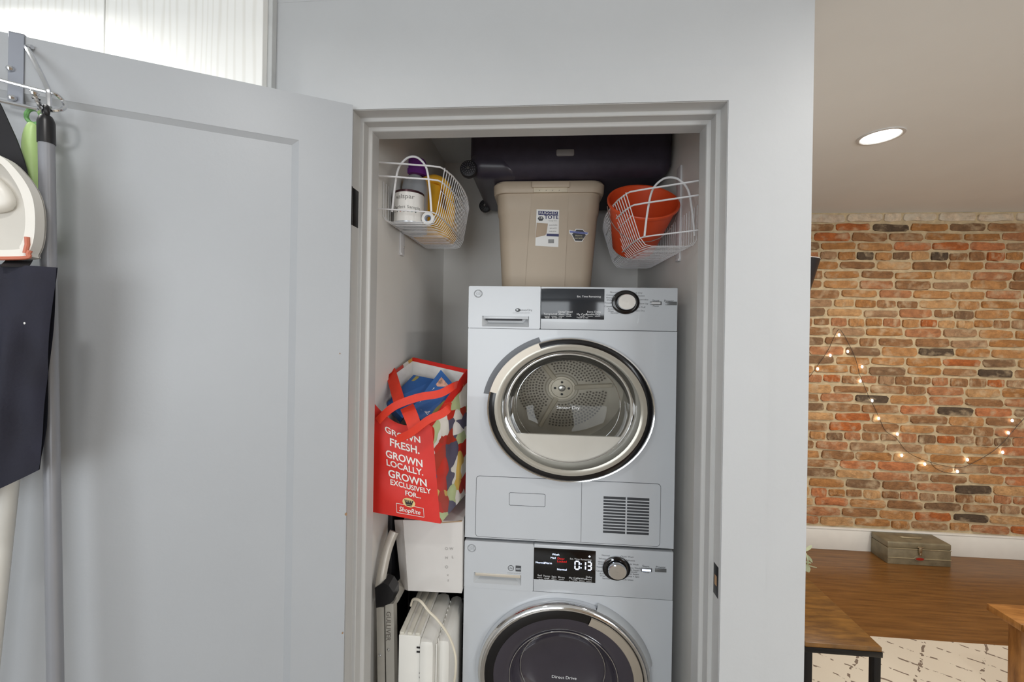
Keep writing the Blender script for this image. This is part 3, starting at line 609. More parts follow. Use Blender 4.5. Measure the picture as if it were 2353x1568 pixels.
for (wy, wr) in ((1.48, .033), (1.93, .031)):
    wx, wz = -.283, 2.172
    wl = MB().lathe([(.0005, -.014), (wr*.75, -.014), (wr*.93, -.012), (wr, -.006), (wr, .008), (wr*.9, .014), (.0005, .014)], (wx, wy-.02, wz), 'Y', 28).build('wheel', mat('wheel_rubber', (26, 25, 30), .5), sc)
    f = MB().lathe([(.006, -.0165), (.0005, -.017)], (wx, wy-.02, wz), 'Y', 12).build('wheel_bolt', chrome, wl)
    mb = MB()
    for ring_, n in ((.35, 8), (.55, 13), (.75, 18)):
        for k in range(n):
            t = 2*PI*k/n+ring_*3; mb.add([(wx+wr*ring_*math.cos(t)+.0018*math.cos(j*PI/2), wy-.0345, wz+wr*ring_*math.sin(t)+.0018*math.sin(j*PI/2)) for j in range(4)], [(0, 1, 2, 3)])
    mb.build('wheel_studs', mat('wheel_grey', (120, 118, 124), .4), wl, smooth=0, fix=False)
# ---- wire baskets on the closet walls
wirem = mat('white_coated_wire', (228, 228, 230), .4, var=.02)
def basket(label, wall, sg, z0, y0, y1, xb, xt, loopx, zloop, slant):
    # wall: x of the wall, sg: +1 opens towards +x; xb/xt: outer x at bottom/top
    t = thing('wire_basket', label, 'wire basket', ((wall+xb)/2, (y0+y1)/2, z0), 'wire baskets on the cupboard side walls')
    H = .172
    def xo(z, y=None):
        k = (z-z0)/H; b = xb+(xt-xb)*k
        if y is not None: s_ = (y-y0)/(y1-y0); b += sg*.022*math.sin(PI*min(max(s_, 0), 1))*k
        return b
    wl = wall+sg*.004
    for z, r in ((z0+H, .0028), (z0+H-.042, .0028), (z0+.028, .0024)):
        pts = [(wl, y0-slant, z), (wall+(xo(z)-wall)*.8, y0-slant*.15, z), (xo(z)-sg*.012, y0+.004, z), (xo(z)-sg*.004, y0+.018, z)]
        pts += [(xo(z, y0+(y1-y0)*k/6), y0+(y1-y0)*k/6, z) for k in range(1, 6)]
        pts += [(xo(z)-sg*.008, y1-.012, z), (wall+(xo(z)-wall)*.8, y1, z), (wl, y1, z)]
        MB().tube(pts, r, 6).build('rail', wirem, t)
    for zz in (z0+.1,): MB().tube([(xo(zz, y0+(y1-y0)*k/8)+sg*.001, y0+.02+(y1-y0-.04)*k/8, zz) for k in range(9)], .0013, 5).build('cross_wire', wirem, t)
    n = 22
    for i in range(n):
        y = y0+.012+(y1-y0-.024)*i/(n-1); hz = z0+H
        pts = [(wl, y, z0+H-.042), (wl, y, z0+.02), (wl+sg*.012, y, z0+.003), (wl+sg*.03, y, z0), (xb-sg*.03, y, z0), (xb-sg*.01, y, z0+.005), (xo(z0+.03, y)-sg*.001, y, z0+.03), (xo(z0+.1, y), y, z0+.1), (xo(hz, y), y, hz)]
        MB().tube(pts, .0014, 5).build('wire', wirem, t)
    a, b = loopx; zb_ = z0+.028
    MB().tube(spline([(a, y0-.004, zb_), (a+(b-a)*.05, y0-.004, zb_+(zloop-zb_)*.4), (a+(b-a)*.14, y0-.004, zb_+(zloop-zb_)*.78), (a+(b-a)*.32, y0-.004, zloop-.008), (a+(b-a)*.5, y0-.004, zloop), (a+(b-a)*.68, y0-.004, zloop-.008), (a+(b-a)*.86, y0-.004, zb_+(zloop-zb_)*.78), (a+(b-a)*.95, y0-.004, zb_+(zloop-zb_)*.4), (b, y0-.004, zb_)], 4), .0034, 7).build('front_loop', wirem, t)
    return t
ZBL, ZBR = 1.899, 1.833
bl = basket('white wire basket holding the paint can and yellow jug', CL, 1, ZBL, 1.19, 1.63, -.338, -.312, (-.474, -.347), 2.102, .04)
brk = mat('bracket_white', (222, 222, 224), .4)
def bracket(par, wall, sg, px, py0, py1):
    q0, q1 = atX(px, py1, wall), atX(px, py0, wall); y = (q0.y+q1.y)/2
    b = MB().box(min(wall, wall+sg*.007), max(wall, wall+sg*.007), y-.02, y+.02, q0.z, q1.z, .002).build('wall_bracket', brk, par)
    MB().lathe([(.004, 0), (.003, .002), (.0005, .0025)], (wall+sg*.007, y+.012, q0.z+.03), seg=10, mat3=Matrix.Rotation(sg*PI/2, 3, 'Y')).build('screw', brushed, b)
    MB().box(min(wall, wall+sg*.010), max(wall, wall+sg*.010), y-.018, y+.01, q0.z-.004, q0.z+.004, .001).build('bracket_hook', brk, b)
bracket(bl, CL, 1, 922, 480, 586)
brr = basket('white wire basket holding the red bucket', CR, -1, ZBR, 1.24, 1.72, .322, .270, (.325, .478), 2.046, .10)
bracket(brr, CR, -1, 1562, 386, 598)
# ---- what stands in the left basket
can = thing('paint_can', 'small white sample paint can at the front of the wire basket', 'paint can', (-.446, 1.262, ZBL))
ccx, ccy, cr_ = -.446, 1.262, .0485; z0 = ZBL+.003; ch = .108
tin = mat('tin_metal', (188, 192, 198), .3, metal=.35, var=.05)
MB().lathe([(.0005, 0), (cr_*.97, 0), (cr_, .003), (cr_, ch-.003), (cr_*.98, ch), (cr_*.86, ch), (cr_*.84, ch-.006), (.0005, ch-.006)], (ccx, ccy, z0), seg=40).build('tin', tin, can)
MB().lathe([(cr_+.0006, .006), (cr_+.0006, ch-.006)], (ccx, ccy, z0), seg=40).build('paper_wrap', mat('can_label', (232, 230, 226), .35, var=.01), can)
def cyl(a, b): t = a/cr_-PI/2-.02; return (ccx+(cr_+.0011)*math.cos(t), ccy+(cr_+.0011)*math.sin(t), z0+b)
lettering([('valspar', .002, .084, .021, 'CENTER', 1.1), ('Perfect Sample', .008, .05, .0145, 'CENTER', 1.1)], cyl, 'printed_name', mat('can_grey_ink', (120, 118, 116), .5), can)
cols = [(60, 60, 60), (20, 22, 30), (176, 60, 40), (24, 70, 70), (30, 26, 50), (70, 140, 150), (40, 60, 66)]
for i, cc in enumerate(cols):
    mb = MB(); c0 = -.036+i*.0125; mb.add([cyl(c0+.002*math.cos(j*PI/4), .036+.002*math.sin(j*PI/4)) for j in range(8)], [tuple(range(8))]); mb.build('colour_dot', mat('dot_%d' % i, cc, .5, var=0), can, smooth=0, fix=False)
MB().lathe([(cr_+.0012, ch-.008), (cr_+.0014, ch-.001), (cr_*.95, ch+.001)], (ccx, ccy, z0), seg=40).build('rim', mat('can_rim', (70, 44, 50), .3, metal=.6), can)
g = thing('metal_canister', 'grey metal canister behind the white paint can', 'canister', (-.460, 1.362, ZBL))
MB().lathe([(.0005, .003), (.045, .003), (.046, .006), (.046, .165), (.045, .172), (.041, .192), (.036, .198), (.0005, .198)], (-.460, 1.362, ZBL), seg=36).build('tin', tin, g)
MB().lathe([(.025, .198), (.025, .207), (.020, .211), (.0005, .211)], (-.460, 1.362, ZBL), seg=24).build('lid', mat('grey_lid', (168, 170, 174), .4, metal=.5), g)
# yellow jug with purple cap
jy = mat('jug_yellow', (232, 174, 48), .35, var=.04)
jug = thing('detergent_jug', 'yellow plastic jug with purple cap in the wire basket', 'jug', (-.41, 1.49, ZBL))
cp_ = atY(957, 388, 1.47); hY = 1.447
mb, rg = loft([(-.49, -.352, 1.425, 1.545, ZBL+.003, .02), (-.493, -.342, 1.42, 1.55, ZBL+.015, .03), (-.493, -.338, 1.42, 1.55, ZBL+.075, .03), (-.493, -.385, 1.42, 1.55, ZBL+.13, .03), (-.493, -.385, 1.43, 1.54, ZBL+.205, .03), (cp_.x-.03, cp_.x+.03, 1.45, 1.51, ZBL+.245, .025)])
mb.add(rg[-1], [tuple(range(len(rg[-1])))]); mb.build('body', jy, jug)
MB().tube(spline([atY(975, 418, hY), atY(1000, 412, hY), atY(1022, 425, hY), atY(1033, 455, hY), atY(1036, 490, hY), atY(1030, 530, hY)], 5), .0175, 12).build('handle', jy, jug)
MB().tube([atY(984, 425, hY), atY(988, 460, hY), atY(990, 525, hY)], [.02, .0165, .02], 12).build('neck_post', jy, jug)
MB().lathe([(.034, -.034), (.037, -.03), (.037, .026), (.033, .032), (.0005, .032)], cp_, seg=28).lathe([(.037, -.033), (.046, -.033), (.046, -.014), (.037, -.01)], cp_, seg=28).build('cap', mat('purple_cap', (122, 52, 150), .4, var=.04), jug)
tp = thing('tape_roll', 'white roll of tape lying between the paint can and jug', 'tape roll', (-.375, 1.25, ZBL))
MB().lathe([(.011, -.008), (.021, -.008), (.021, .008), (.011, .008), (.011, -.008)], (-.375, 1.25, ZBL+.0235), 'Y', 28).build('roll', paper, tp)
MB().lathe([(.0095, -.0085), (.0112, -.0085), (.0112, .0085), (.0095, .0085)], (-.375, 1.25, ZBL+.0235), 'Y', 28).build('core', mat('blue_core', (90, 130, 180), .6), tp)
pb_ = MB().grid(lambda u, v: (-.47+.11*u, 1.57+.055*v+.004*math.sin(u*9), ZBL+.004+.012*(1+math.sin(u*17+v*11)*math.cos(v*19-u*5))*(.4+.6*math.sin(PI*v))), 14, 14)
tag(pb_.build('plastic_bag', mat('crumpled_plastic', (226, 226, 228), .3, var=.05), smooth=0), 'crumpled clear white plastic bag at the bottom of the wire basket', 'plastic bag')
# ---- red bucket, tipped towards the room in the right basket
red = mat('bucket_red', (226, 82, 38), .42, var=.06, vs=8, bump=.03)
bk = thing('bucket', 'red orange plastic bucket tilted in the wire basket', 'bucket', (.40, 1.5, ZBR))
RM = Matrix.Rotation(math.radians(45), 3, 'X'); rimc = atY(1478, 461, 1.41)
prof = [(.0005, -.20), (.077, -.20), (.081, -.195), (.119, -.012), (.126, -.010), (.127, -.002), (.125, .001), (.1195, -.001), (.1165, -.01), (.078, -.188), (.0005, -.188)]
MB().lathe(prof, rimc, seg=48, mat3=RM).build('pail', red, bk)
hw = [rimc+RM @ Vector((.124*math.cos(PI+PI*k/14), -.12*math.sin(PI*k/14)+.0, -.022-.075*math.sin(PI*k/14))) for k in range(15)]
MB().tube(hw, .0017, 6).build('wire_handle', mat('steel_wire', (190, 186, 184), .3, metal=.8), bk)
# ================================================================== the narrow gap left of the machines
# ---- red shopping bag
bagred = mat('bag_red', (206, 34, 22), .5, var=.08, vs=12, bump=.1, bs=60)
BA, BB, BC, BD = atY(838, 900, 1.15), atY(992, 972, 1.19), atY(1074, 850, 1.345), atY(948, 822, 1.44)
ba, bb = atY(838, 1174, 1.13), atY(1012, 1204, 1.16); zbt = bb.z
bc = Vector((-.247, 1.34, zbt+.02)); bd = Vector((-.47, 1.42, zbt+.02))
bag = thing('shopping_bag', 'red reusable shopping bag with white slogan and fruit printed side', 'shopping bag', (-.36, 1.25, zbt))
def patch(p00, p10, p11, p01, bulge, crease=0.0, ph=0.0):
    n = ((p10-p00).cross(p01-p00)).normalized()
    def fn(u, v):
        q = (p00*(1-u)+p10*u)*(1-v)+(p01*(1-u)+p11*u)*v
        return q+n*(bulge*math.sin(PI*u)*math.sin(PI*min(1, v*.9+.05))+crease*math.sin(u*7+v*5+ph)*math.sin(v*9-u*3+ph)*math.sin(PI*u)*math.sin(PI*v))
    return fn
fr = patch(ba, bb, BB, BA, .012, .006)
# the printed word side: lower right corner rounded in, top edge sagging
def fr2(u, v):
    p = fr(u, v); return p+Vector((0, 0, -.05*math.sin(PI*min(1, u*1.05))*v**4))
MB().grid(fr2, 18, 22).build('front_panel', bagred, bag, fix=False)
rs = patch(bb, bc, BC, BB, -.0, .008, 1.3)
def veg_mat():
    m = bpy.data.materials.new('fruit_print'); m.use_nodes = True; nt = m.node_tree; b = nt.nodes['Principled BSDF']; b.inputs['Roughness'].default_value = .35
    tc = nt.nodes.new('ShaderNodeTexCoord'); n = nt.nodes.new('ShaderNodeTexNoise'); n.inputs['Scale'].default_value = 7; n.inputs['Detail'].default_value = 2
    nt.links.new(tc.outputs['Object'], n.inputs['Vector'])
    mx = nt.nodes.new('ShaderNodeMixRGB'); mx.inputs[0].default_value = .12; nt.links.new(tc.outputs['Object'], mx.inputs[1]); nt.links.new(n.outputs[1], mx.inputs[2])
    v = nt.nodes.new('ShaderNodeTexVoronoi'); v.inputs['Scale'].default_value = 24; nt.links.new(mx.outputs[0], v.inputs['Vector'])
    sp = nt.nodes.new('ShaderNodeSeparateColor'); nt.links.new(v.outputs['Color'], sp.inputs[0])
    r = nt.nodes.new('ShaderNodeValToRGB'); r.color_ramp.interpolation = 'CONSTANT'; el = r.color_ramp.elements
    el[0].color = lin((196, 44, 26)); el[0].position = 0
    el[1].color = lin((228, 224, 214)); el[1].position = .28
    for p, c in ((.45, (214, 178, 92)), (.58, (176, 56, 36)), (.70, (188, 200, 150)), (.8, (92, 88, 108)), (.9, (236, 232, 226))): e = el.new(p); e.color = lin(c)
    nt.links.new(sp.outputs[0], r.inputs[0])
    d = nt.nodes.new('ShaderNodeMixRGB'); d.blend_type = 'MULTIPLY'; d.inputs[0].default_value = .35
    r2_ = nt.nodes.new('ShaderNodeValToRGB'); nt.links.new(v.outputs['Distance'], r2_.inputs[0]); r2_.color_ramp.elements[0].color = (1, 1, 1, 1); r2_.color_ramp.elements[1].color = (.35, .3, .3, 1)
    nt.links.new(r.outputs[0], d.inputs[1]); nt.links.new(r2_.outputs[0], d.inputs[2]); nt.links.new(d.outputs[0], b.inputs['Base Color'])
    return m
veg = veg_mat()
MB().grid(rs, 14, 18).build('side_panel', veg, bag, fix=False)
MB().grid(patch(bd, ba, BA, BD, 0, .004, 2), 8, 10).build('side_panel', veg, bag, fix=False)
MB().grid(patch(bc, bd, BD, BC, 0, .004, 3), 8, 10).build('back_panel', bagred, bag, fix=False)
MB().add([ba, bb, bc, bd], [(0, 1, 2, 3)]).build('base', bagred, bag, smooth=0)
lining = mat('bag_lining', (226, 224, 220), .5, var=.06, vs=25, bump=.2, bs=30)
ins = lambda p, q, k=.012: p+(q-p).normalized()*k
ctr = (BA+BB+BC+BD)/4; cb = (ba+bb+bc+bd)/4
IA, IB, IC, ID = [p+(ctr-p).normalized()*.004-Vector((0, 0, .012)) for p in (BA, BB, BC, BD)]; ia, ib, ic, id_ = [p+(cb-p).normalized()*.012 for p in (ba, bb, bc, bd)]
for q in ((ic, id_, ID, IC), (id_, ia, IA, ID), (ib, ic, IC, IB)): MB().grid(patch(*q, 0, .006, .5), 8, 10).build('lining', lining, bag, fix=False)
for p, q in ((BC, BD), (BB, BC)): MB().ribbon([p+(q-p)*(k/4)-Vector((0, 0, .012)) for k in range(5)], (0, 0, 1), .026, .004).build('hem', bagred, bag)
# straps
sd = (BB-BA).normalized()
def strap(pts, w, wd_=None): MB().ribbon(spline([atY(*p) for p in pts], 6), wd_ or Vector((1, 0, 0)), w, .003).build('strap', mat('bag_strap', (216, 52, 26), .55, var=.06, vs=40, bump=.15, bs=300), bag)
strap([(896, 850, 1.32), (904, 876, 1.27), (918, 925, 1.2)], .036)
strap([(868, 968, 1.125), (905, 935, 1.135), (960, 914, 1.15), (1010, 905, 1.17), (1042, 888, 1.2), (1050, 884, 1.24)], .024, Vector((.2, .3, 1)))
strap([(912, 1010, 1.118), (945, 995, 1.12), (985, 965, 1.135), (1018, 950, 1.15), (1034, 934, 1.17), (1020, 936, 1.19)], .024, Vector((.2, .5, 1)))
strap([(935, 935, 1.17), (945, 958, 1.15), (955, 985, 1.14)], .042)
whp = mat('bag_white_print', (232, 230, 226), .5, var=.02)
nfr = ((bb-ba).cross(BA-ba)).normalized()
def onbag(a, b): return fr2(a, b)-Vector((0, .002, 0))
T = [('GROWN', .56, .81, .105, 'CENTER', 1.25, 0, .02), ('FRESH.', .58, .69, .115, 'CENTER', 1.25, 0, .02), ('GROWN', .57, .56, .10, 'CENTER', 1.3, 0, .02), ('LOCALLY.', .57, .475, .085, 'CENTER', 1.35, 0, .02), ('GROWN', .60, .375, .10, 'CENTER', 1.35, 0, .02), ('EXCLUSIVELY', .63, .30, .068, 'CENTER', 1.35, 0, .02), ('FOR...', .66, .235, .062, 'CENTER', 1.35, 0, .02), ('ShopRite', .60, .078, .062, 'CENTER', 1.25, .3, .01)]
for it in T: lettering([it], onbag, 'slogan_line' if it[0] != 'ShopRite' else 'logo_name', whp, bag)
mb = MB()
def line2(pts, t): 
    for (a0, b0), (a1, b1) in zip(pts, pts[1:]): mb.tube([onbag(a0, b0), onbag(a1, b1)], t, 4)
line2([(.43, .04), (.79, .04), (.79, .125), (.43, .125), (.43, .04)], .0008); mb.build('logo_frame', whp, bag)
MB().add([onbag(.60+.085*math.cos(2*PI*k/24), .155+.042*math.sin(2*PI*k/24)) for k in range(24)], [tuple(range(24))]).build('logo_disc', mat('logo_cream', (216, 190, 130), .5), bag, smooth=0, fix=False)
mb = MB()
for k in range(5): a = .60+(k-2)*.021; mb.add([onbag(a-.008, .155), onbag(a+.008, .155), onbag(a+.01+(k-2)*.006, .178), onbag(a-.004+(k-2)*.006, .178)], [(0, 1, 2, 3)])
mb.add([onbag(.555, .138), onbag(.645, .138), onbag(.648, .157), onbag(.552, .157)], [(0, 1, 2, 3)]); mb.add([onbag(.565, .125), onbag(.635, .125), onbag(.64, .134), onbag(.56, .134)], [(0, 1, 2, 3)])
for i, v in enumerate(mb.v): mb.v[i] = (v[0], v[1]-.0006, v[2])
mb.build('logo_basket', mat('logo_dark', (30, 24, 24), .5), bag, smooth=0, fix=False)
# ---- two blue small appliance boxes inside the bag
blue = mat('box_blue', (40, 92, 158), .35, var=.18, vs=9); gold = mat('box_gold', (150, 140, 80), .4)
def slabbox(name, label, pts, depth, flip, words, stripe):
    # pts: four face corners, pts[0]->pts[1] across the lettering, pts[0]->pts[3] along it
    t = thing(name, label, 'carton', sum(pts, Vector())/4); n = ((pts[1]-pts[0]).cross(pts[3]-pts[0])).normalized()
    if n.y < 0: n = -n
    back = [p+n*depth for p in pts]
    MB().add(pts+back, [(0, 1, 2, 3), (7, 6, 5, 4), (0, 4, 5, 1), (1, 5, 6, 2), (2, 6, 7, 3), (3, 7, 4, 0)]).build('carton', blue, t, smooth=0)
    def fn(a, b): q = (pts[0]*(1-a)+pts[1]*a)*(1-b)+(pts[3]*(1-a)+pts[2]*a)*b; return q-n*.0012
    tf = (lambda x, y: fn(y, 1-x)) if flip else (lambda x, y: fn(1-y, x))
    for w_ in words: lettering([w_], tf, 'printed_name', whp, t)
    a0, a1, b0, b1 = stripe; MB().add([fn(a0, b0), fn(a1, b0), fn(a1, b1), fn(a0, b1)], [(0, 1, 2, 3)]).build('gold_stripe', gold, t, smooth=0, fix=False)
    return t, fn
P = [atY(945, 940, 1.225), atY(985, 985, 1.225), atY(1050, 893, 1.315), atY(1013, 850, 1.33)]
t1, f1 = slabbox('blender_carton', 'blue printed carton leaning over the other in the red bag', P, .03, False, [('Oster', .36, .72, .42, 'CENTER', .5, .2, .02), ('BLENDER', .36, .42, .24, 'CENTER', .42), ('CUCHILLA', .34, .14, .14, 'CENTER', .5)], (.76, .96, .02, .62))
MB().add([f1(.2, .70), f1(.62, .70), f1(.62, .90), f1(.2, .90)], [(0, 1, 2, 3)]).build('picture', mat('carton_picture', (196, 150, 130), .5, var=.5, vs=90), t1, smooth=0, fix=False)
P = [atY(890, 925, 1.25), atY(925, 962, 1.24), atY(1000, 872, 1.36), atY(950, 862, 1.375)]
t2, f2 = slabbox('blender_carton', 'blue printed carton with gold stripe lying beneath the other in the red bag', P, .03, True, [('Oster', .26, .78, .36, 'CENTER', .5, .2, .02), ('BLENDER', .26, .48, .2, 'CENTER', .42)], (.14, .30, .42, .98))
# ---- white cardboard carton under the bag
wbx = thing('cardboard_box', 'plain white cardboard box wedged beneath the red bag', 'cardboard box', (-.33, 1.33, .68))
wcard = mat('white_card', (212, 209, 206), .6, var=.03, vs=6)
q = [atY(938, 1358, 1.245), atY(1061, 1364, 1.245), atY(1063, 1198, 1.245), atY(926, 1196, 1.245)]
dB = Vector((-.0, .19, 0)); qb = [p+dB for p in q]
MB().add(q+qb, [(0, 1, 2, 3), (7, 6, 5, 4), (0, 4, 5, 1), (1, 5, 6, 2), (2, 6, 7, 3), (3, 7, 4, 0)]).build('carton', wcard, wbx, smooth=0)
e = [atY(922, 1352, 1.285), atY(937, 1358, 1.2435), atY(925, 1196, 1.2435), atY(906, 1196, 1.285)]
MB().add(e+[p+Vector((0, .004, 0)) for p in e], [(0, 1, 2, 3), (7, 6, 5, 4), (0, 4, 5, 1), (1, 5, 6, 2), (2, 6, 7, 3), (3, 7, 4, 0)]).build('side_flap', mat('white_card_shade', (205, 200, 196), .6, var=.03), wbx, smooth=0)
e = [atY(1012, 1203, 1.2435), atY(1061, 1200, 1.2435), atY(1061, 1193, 1.28), atY(1015, 1194, 1.28)]
MB().add([p+Vector((0, 0, .004)) for p in e]+e, [(0, 1, 2, 3), (0, 4, 5, 1), (1, 5, 6, 2), (2, 6, 7, 3), (3, 7, 4, 0)]).build('top_flap', mat('kraft_card', (166, 140, 112), .7), wbx, smooth=0)
mb = MB()
for i, (px, py) in enumerate(((1026, 1262), (1037, 1262), (1026, 1283), (1040, 1281), (1026, 1304), (1029, 1322), (1030, 1334))):
    p = atY(px, py, 1.2435); vs, fs = text_geo('OWHLOxz'[i], .013); mb.add([(p.x+v.x, p.y-.0004, p.z+v.y) for v in vs], fs)
mb.build('faint_marks', mat('faint_ink', (168, 166, 164), .7, var=0), wbx, smooth=0)['kind'] = 'stuff'
# ---- folded step ladder
lad = thing('step_ladder', 'folded grey step ladder with black hinge against the cupboard wall', 'step ladder', (-.46, 1.2, 0))
alu = mat('grey_painted_steel', (172, 168, 160), .4, metal=.2, var=.05)
def rail(px0, px1, pyt, Y, z0, lean):
    a, b = atY(px0, pyt, Y), atY(px1, pyt, Y); zt_ = a.z; mb = MB()
    w_ = b.x-a.x; bot = Vector((a.x+lean, Y, z0))
    mb.add([a, b, b+Vector((0, .028, 0)), a+Vector((0, .028, 0)), bot, bot+Vector((w_, 0, 0)), bot+Vector((w_, .028, 0)), bot+Vector((0, .028, 0))], [(0, 1, 2, 3), (7, 6, 5, 4), (0, 4, 5, 1), (1, 5, 6, 2), (2, 6, 7, 3), (3, 7, 4, 0)])
    return mb.build('side_rail', alu, lad, smooth=0)
r1 = rail(865, 882, 1396, 1.16, .004, .022); r2_ = rail(885, 904, 1388, 1.16, .004, .022)
for px, py, rr in ((873, 1506, r1), (893, 1493, r2_)): p = atY(px, py, 1.1595); MB().lathe([(.005, 0), (.004, -.003), (.0005, -.004)], p, 'Y', 14).build('rivet', chrome, rr)
p = atY(892, 1440, 1.1592); vs, fs = text_geo('GULLIVER', .021)
MB().add([(p.x+v.y, p.y, p.z-v.x*1.0) for v in vs], fs).build('stamped_name', mat('stamp_ink', (96, 90, 84), .5, var=0), r2_, smooth=0, fix=False)
hp_ = [atY(x_, y_, 1.15) for x_, y_ in ((861, 1352), (880, 1340), (893, 1346), (904, 1362), (905, 1380), (896, 1388), (880, 1394), (864, 1398))]
MB().add(hp_+[p+Vector((0, .045, 0)) for p in hp_], [tuple(range(8)), tuple(range(15, 7, -1))]+[(k, (k+1) % 8, (k+1) % 8+8, k+8) for k in range(8)]).build('hinge_cover', mat('black_plastic', (18, 17, 20), .3, var=0), lad, smooth=0)
MB().tube(spline([atY(873, 1352, 1.165), atY(878, 1318, 1.175), atY(884, 1288, 1.19), atY(891, 1260, 1.205), atY(899, 1238, 1.22), atY(906, 1222, 1.23)], 6), .0155, 12).build('hand_rail', mat('grey_rail', (186, 181, 172), .35, metal=.2, var=.03), lad)
q = [atY(908, 1392, 1.19), atY(924, 1362, 1.25), atY(917, 1332, 1.30), atY(902, 1352, 1.2)]
st_ = MB().add(q+[p+Vector((.004, .02, 0)) for p in q], [(0, 1, 2, 3), (7, 6, 5, 4), (0, 4, 5, 1), (1, 5, 6, 2), (2, 6, 7, 3), (3, 7, 4, 0)]).build('tread', alu, lad, smooth=0)
q = [atY(900, 1352, 1.188), atY(911, 1333, 1.22), atY(909, 1331, 1.22), atY(898, 1349, 1.188)]
MB().add(q, [(0, 1, 2, 3)]).build('red_sticker', mat('red_sticker', (190, 40, 36), .5), st_, smooth=0)
# ---- white window fan standing on end, with its cord
fan = thing('window_fan', 'white plastic window fan stood on end under the cardboard box', 'fan', (-.33, 1.2, 0))
fw_ = mat('fan_white', (222, 220, 214), .4, var=.03, vs=8)
FX0 = atY(916, 1455, 1.13).x; FX1 = atY(966, 1460, 1.13).x; FZ = atY(916, 1455, 1.13).z
def fbox(name, x0, x1, y0, y1, z1, r=.004, m=fw_, sh=.0): return MB().box(x0, x1, y0, y1, .004, z1, r).build(name, m, fan)
fbox('casing', FX0, FX1, 1.13, 1.345, FZ-.006)
for k in range(3):
    x = FX0+.002+k*(FX1-FX0-.004)/2.6; MB().box(x, x+.014, 1.132, 1.343, FZ-.008, FZ+.002, .002).build('top_rail', mat('fan_rail', (206, 202, 190), .4), fan)
fbox('grille_housing', FX1-.004, FX1+.045, 1.12, 1.34, FZ-.012, .018)
fbox('grille_bulge', FX1+.04, FX1+.088, 1.15, 1.36, FZ-.03, .022)
for k in range(10):
    y = 1.135+k*.02; MB().box(FX1+.046, FX1+.05, y, y+.006, .2, FZ-.03, .001, 1).build('grille_bar', fw_, fan)
fbox('round_guard', FX0-.022, FX0+.004, 1.195, 1.33, FZ-.06, .015, mat('fan_guard', (200, 196, 188), .4))
for (px, py) in ((962, 1488), (968, 1547)):
    p = atY(px, py, 1.1285)
    for dz in (0, .013): MB().box(p.x-.006, p.x+.006, p.y-.001, p.y+.001, p.z-dz-.003, p.z-dz+.001).build('vent_slot', mat('slot_black', (16, 15, 18), .6, var=0), fan, smooth=0)
p = atY(922, 1548, 1.194)
for dz in (0, .013): MB().box(p.x-.004, p.x+.004, p.y-.001, p.y+.001, p.z-dz-.003, p.z-dz+.001).build('vent_slot', mat('slot_black', (16, 15, 18)), fan, smooth=0)
MB().tube(spline([atY(944, 1392, 1.2), atY(950, 1378, 1.16), atY(966, 1382, 1.13), atY(985, 1405, 1.115), atY(1005, 1425, 1.11), atY(1030, 1460, 1.108), atY(1045, 1500, 1.108), atY(1047, 1540, 1.108), atY(1040, 1590, 1.12), Vector((-.27, 1.14, .3)), Vector((-.3, 1.1, .006))], 6), .0035, 8).build('power_cord', mat('cord_ivory', (216, 208, 190), .5), fan)
# ---- black wire rack behind the fan
rk = thing('wire_rack', 'black wire rack folded behind the white window fan', 'wire rack', (-.29, 1.38, 0))
bwm = mat('black_wire', (30, 29, 34), .35, metal=.3, var=0)
Yk = 1.385; x0 = atY(996, 1400, Yk).x; x1 = -.25; zt = atY(1000, 1358, Yk).z
MB().tube([(x0, Yk, .005), (x0, Yk, zt), (x1, Yk, zt), (x1, Yk, .005)], .004, 6).build('frame', bwm, rk)
for k in range(7):
    z = zt-.05-k*.09; MB().tube([(x0, Yk, z), (x1, Yk, z+.03)], .0025, 5).build('bar', mat('grey_wire', (120, 120, 124), .3, metal=.5, var=0), rk)
MB().tube([((x0+x1)/2-.02, Yk, .005), ((x0+x1)/2-.02, Yk, zt)], .003, 5).build('upright', bwm, rk)

# ---- added dark sheets that deepen the shade behind the ladder and the fan
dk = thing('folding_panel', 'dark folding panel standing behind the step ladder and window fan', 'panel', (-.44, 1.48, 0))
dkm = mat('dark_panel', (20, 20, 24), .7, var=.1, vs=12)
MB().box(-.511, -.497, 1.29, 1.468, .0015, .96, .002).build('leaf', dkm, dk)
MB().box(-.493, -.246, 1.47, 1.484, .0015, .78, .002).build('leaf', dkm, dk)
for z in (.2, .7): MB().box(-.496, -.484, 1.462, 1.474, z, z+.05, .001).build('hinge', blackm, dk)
# ================================================================== things hung on the open door
chr2 = mat('chrome_wire', (214, 215, 218), .12, metal=1.0, var=0)
rack = thing('door_hook_rack', 'chrome over door hook rack with grey hanger strap', 'hook rack', onDoor(40, 200, .03))
stm = mat('grey_strap', (148, 152, 162), .4, metal=.3, var=.03)
ua, za_ = du(22, 80); ub, _ = du(58, 90)
sm = slab(MB(), min(ua, ub), max(ua, ub), du(40, 240)[1], ZT+.003, .0005, .003, .0004); slab(sm, min(ua, ub), max(ua, ub), ZT+.0008, ZT+.003, -DT-.003, .003, .0004); slab(sm, min(ua, ub), max(ua, ub), ZT-.04, ZT+.003, -DT-.003, -DT-.0006, .0004)
sm.build('hanger_strap', stm, rack)
def rod(L, r=.0035, n=6): return MB().tube(spline([onDoor(x, y, o) for x, y, o in L], n), r, 8).build('rod', chr2, rack)
rod([(-190, 110, .05), (-60, 160, .05), (0, 183, .05), (62, 200, .05), (110, 212, .05), (130, 218, .048), (146, 234, .042), (148, 248, .05), (128, 254, .06), (85, 250, .062), (0, 232, .062), (-190, 190, .062)])
rod([(61, 108, .004), (68, 120, .018), (88, 158, .036), (108, 200, .05), (112, 216, .052), (113, 246, .056)], .0042)
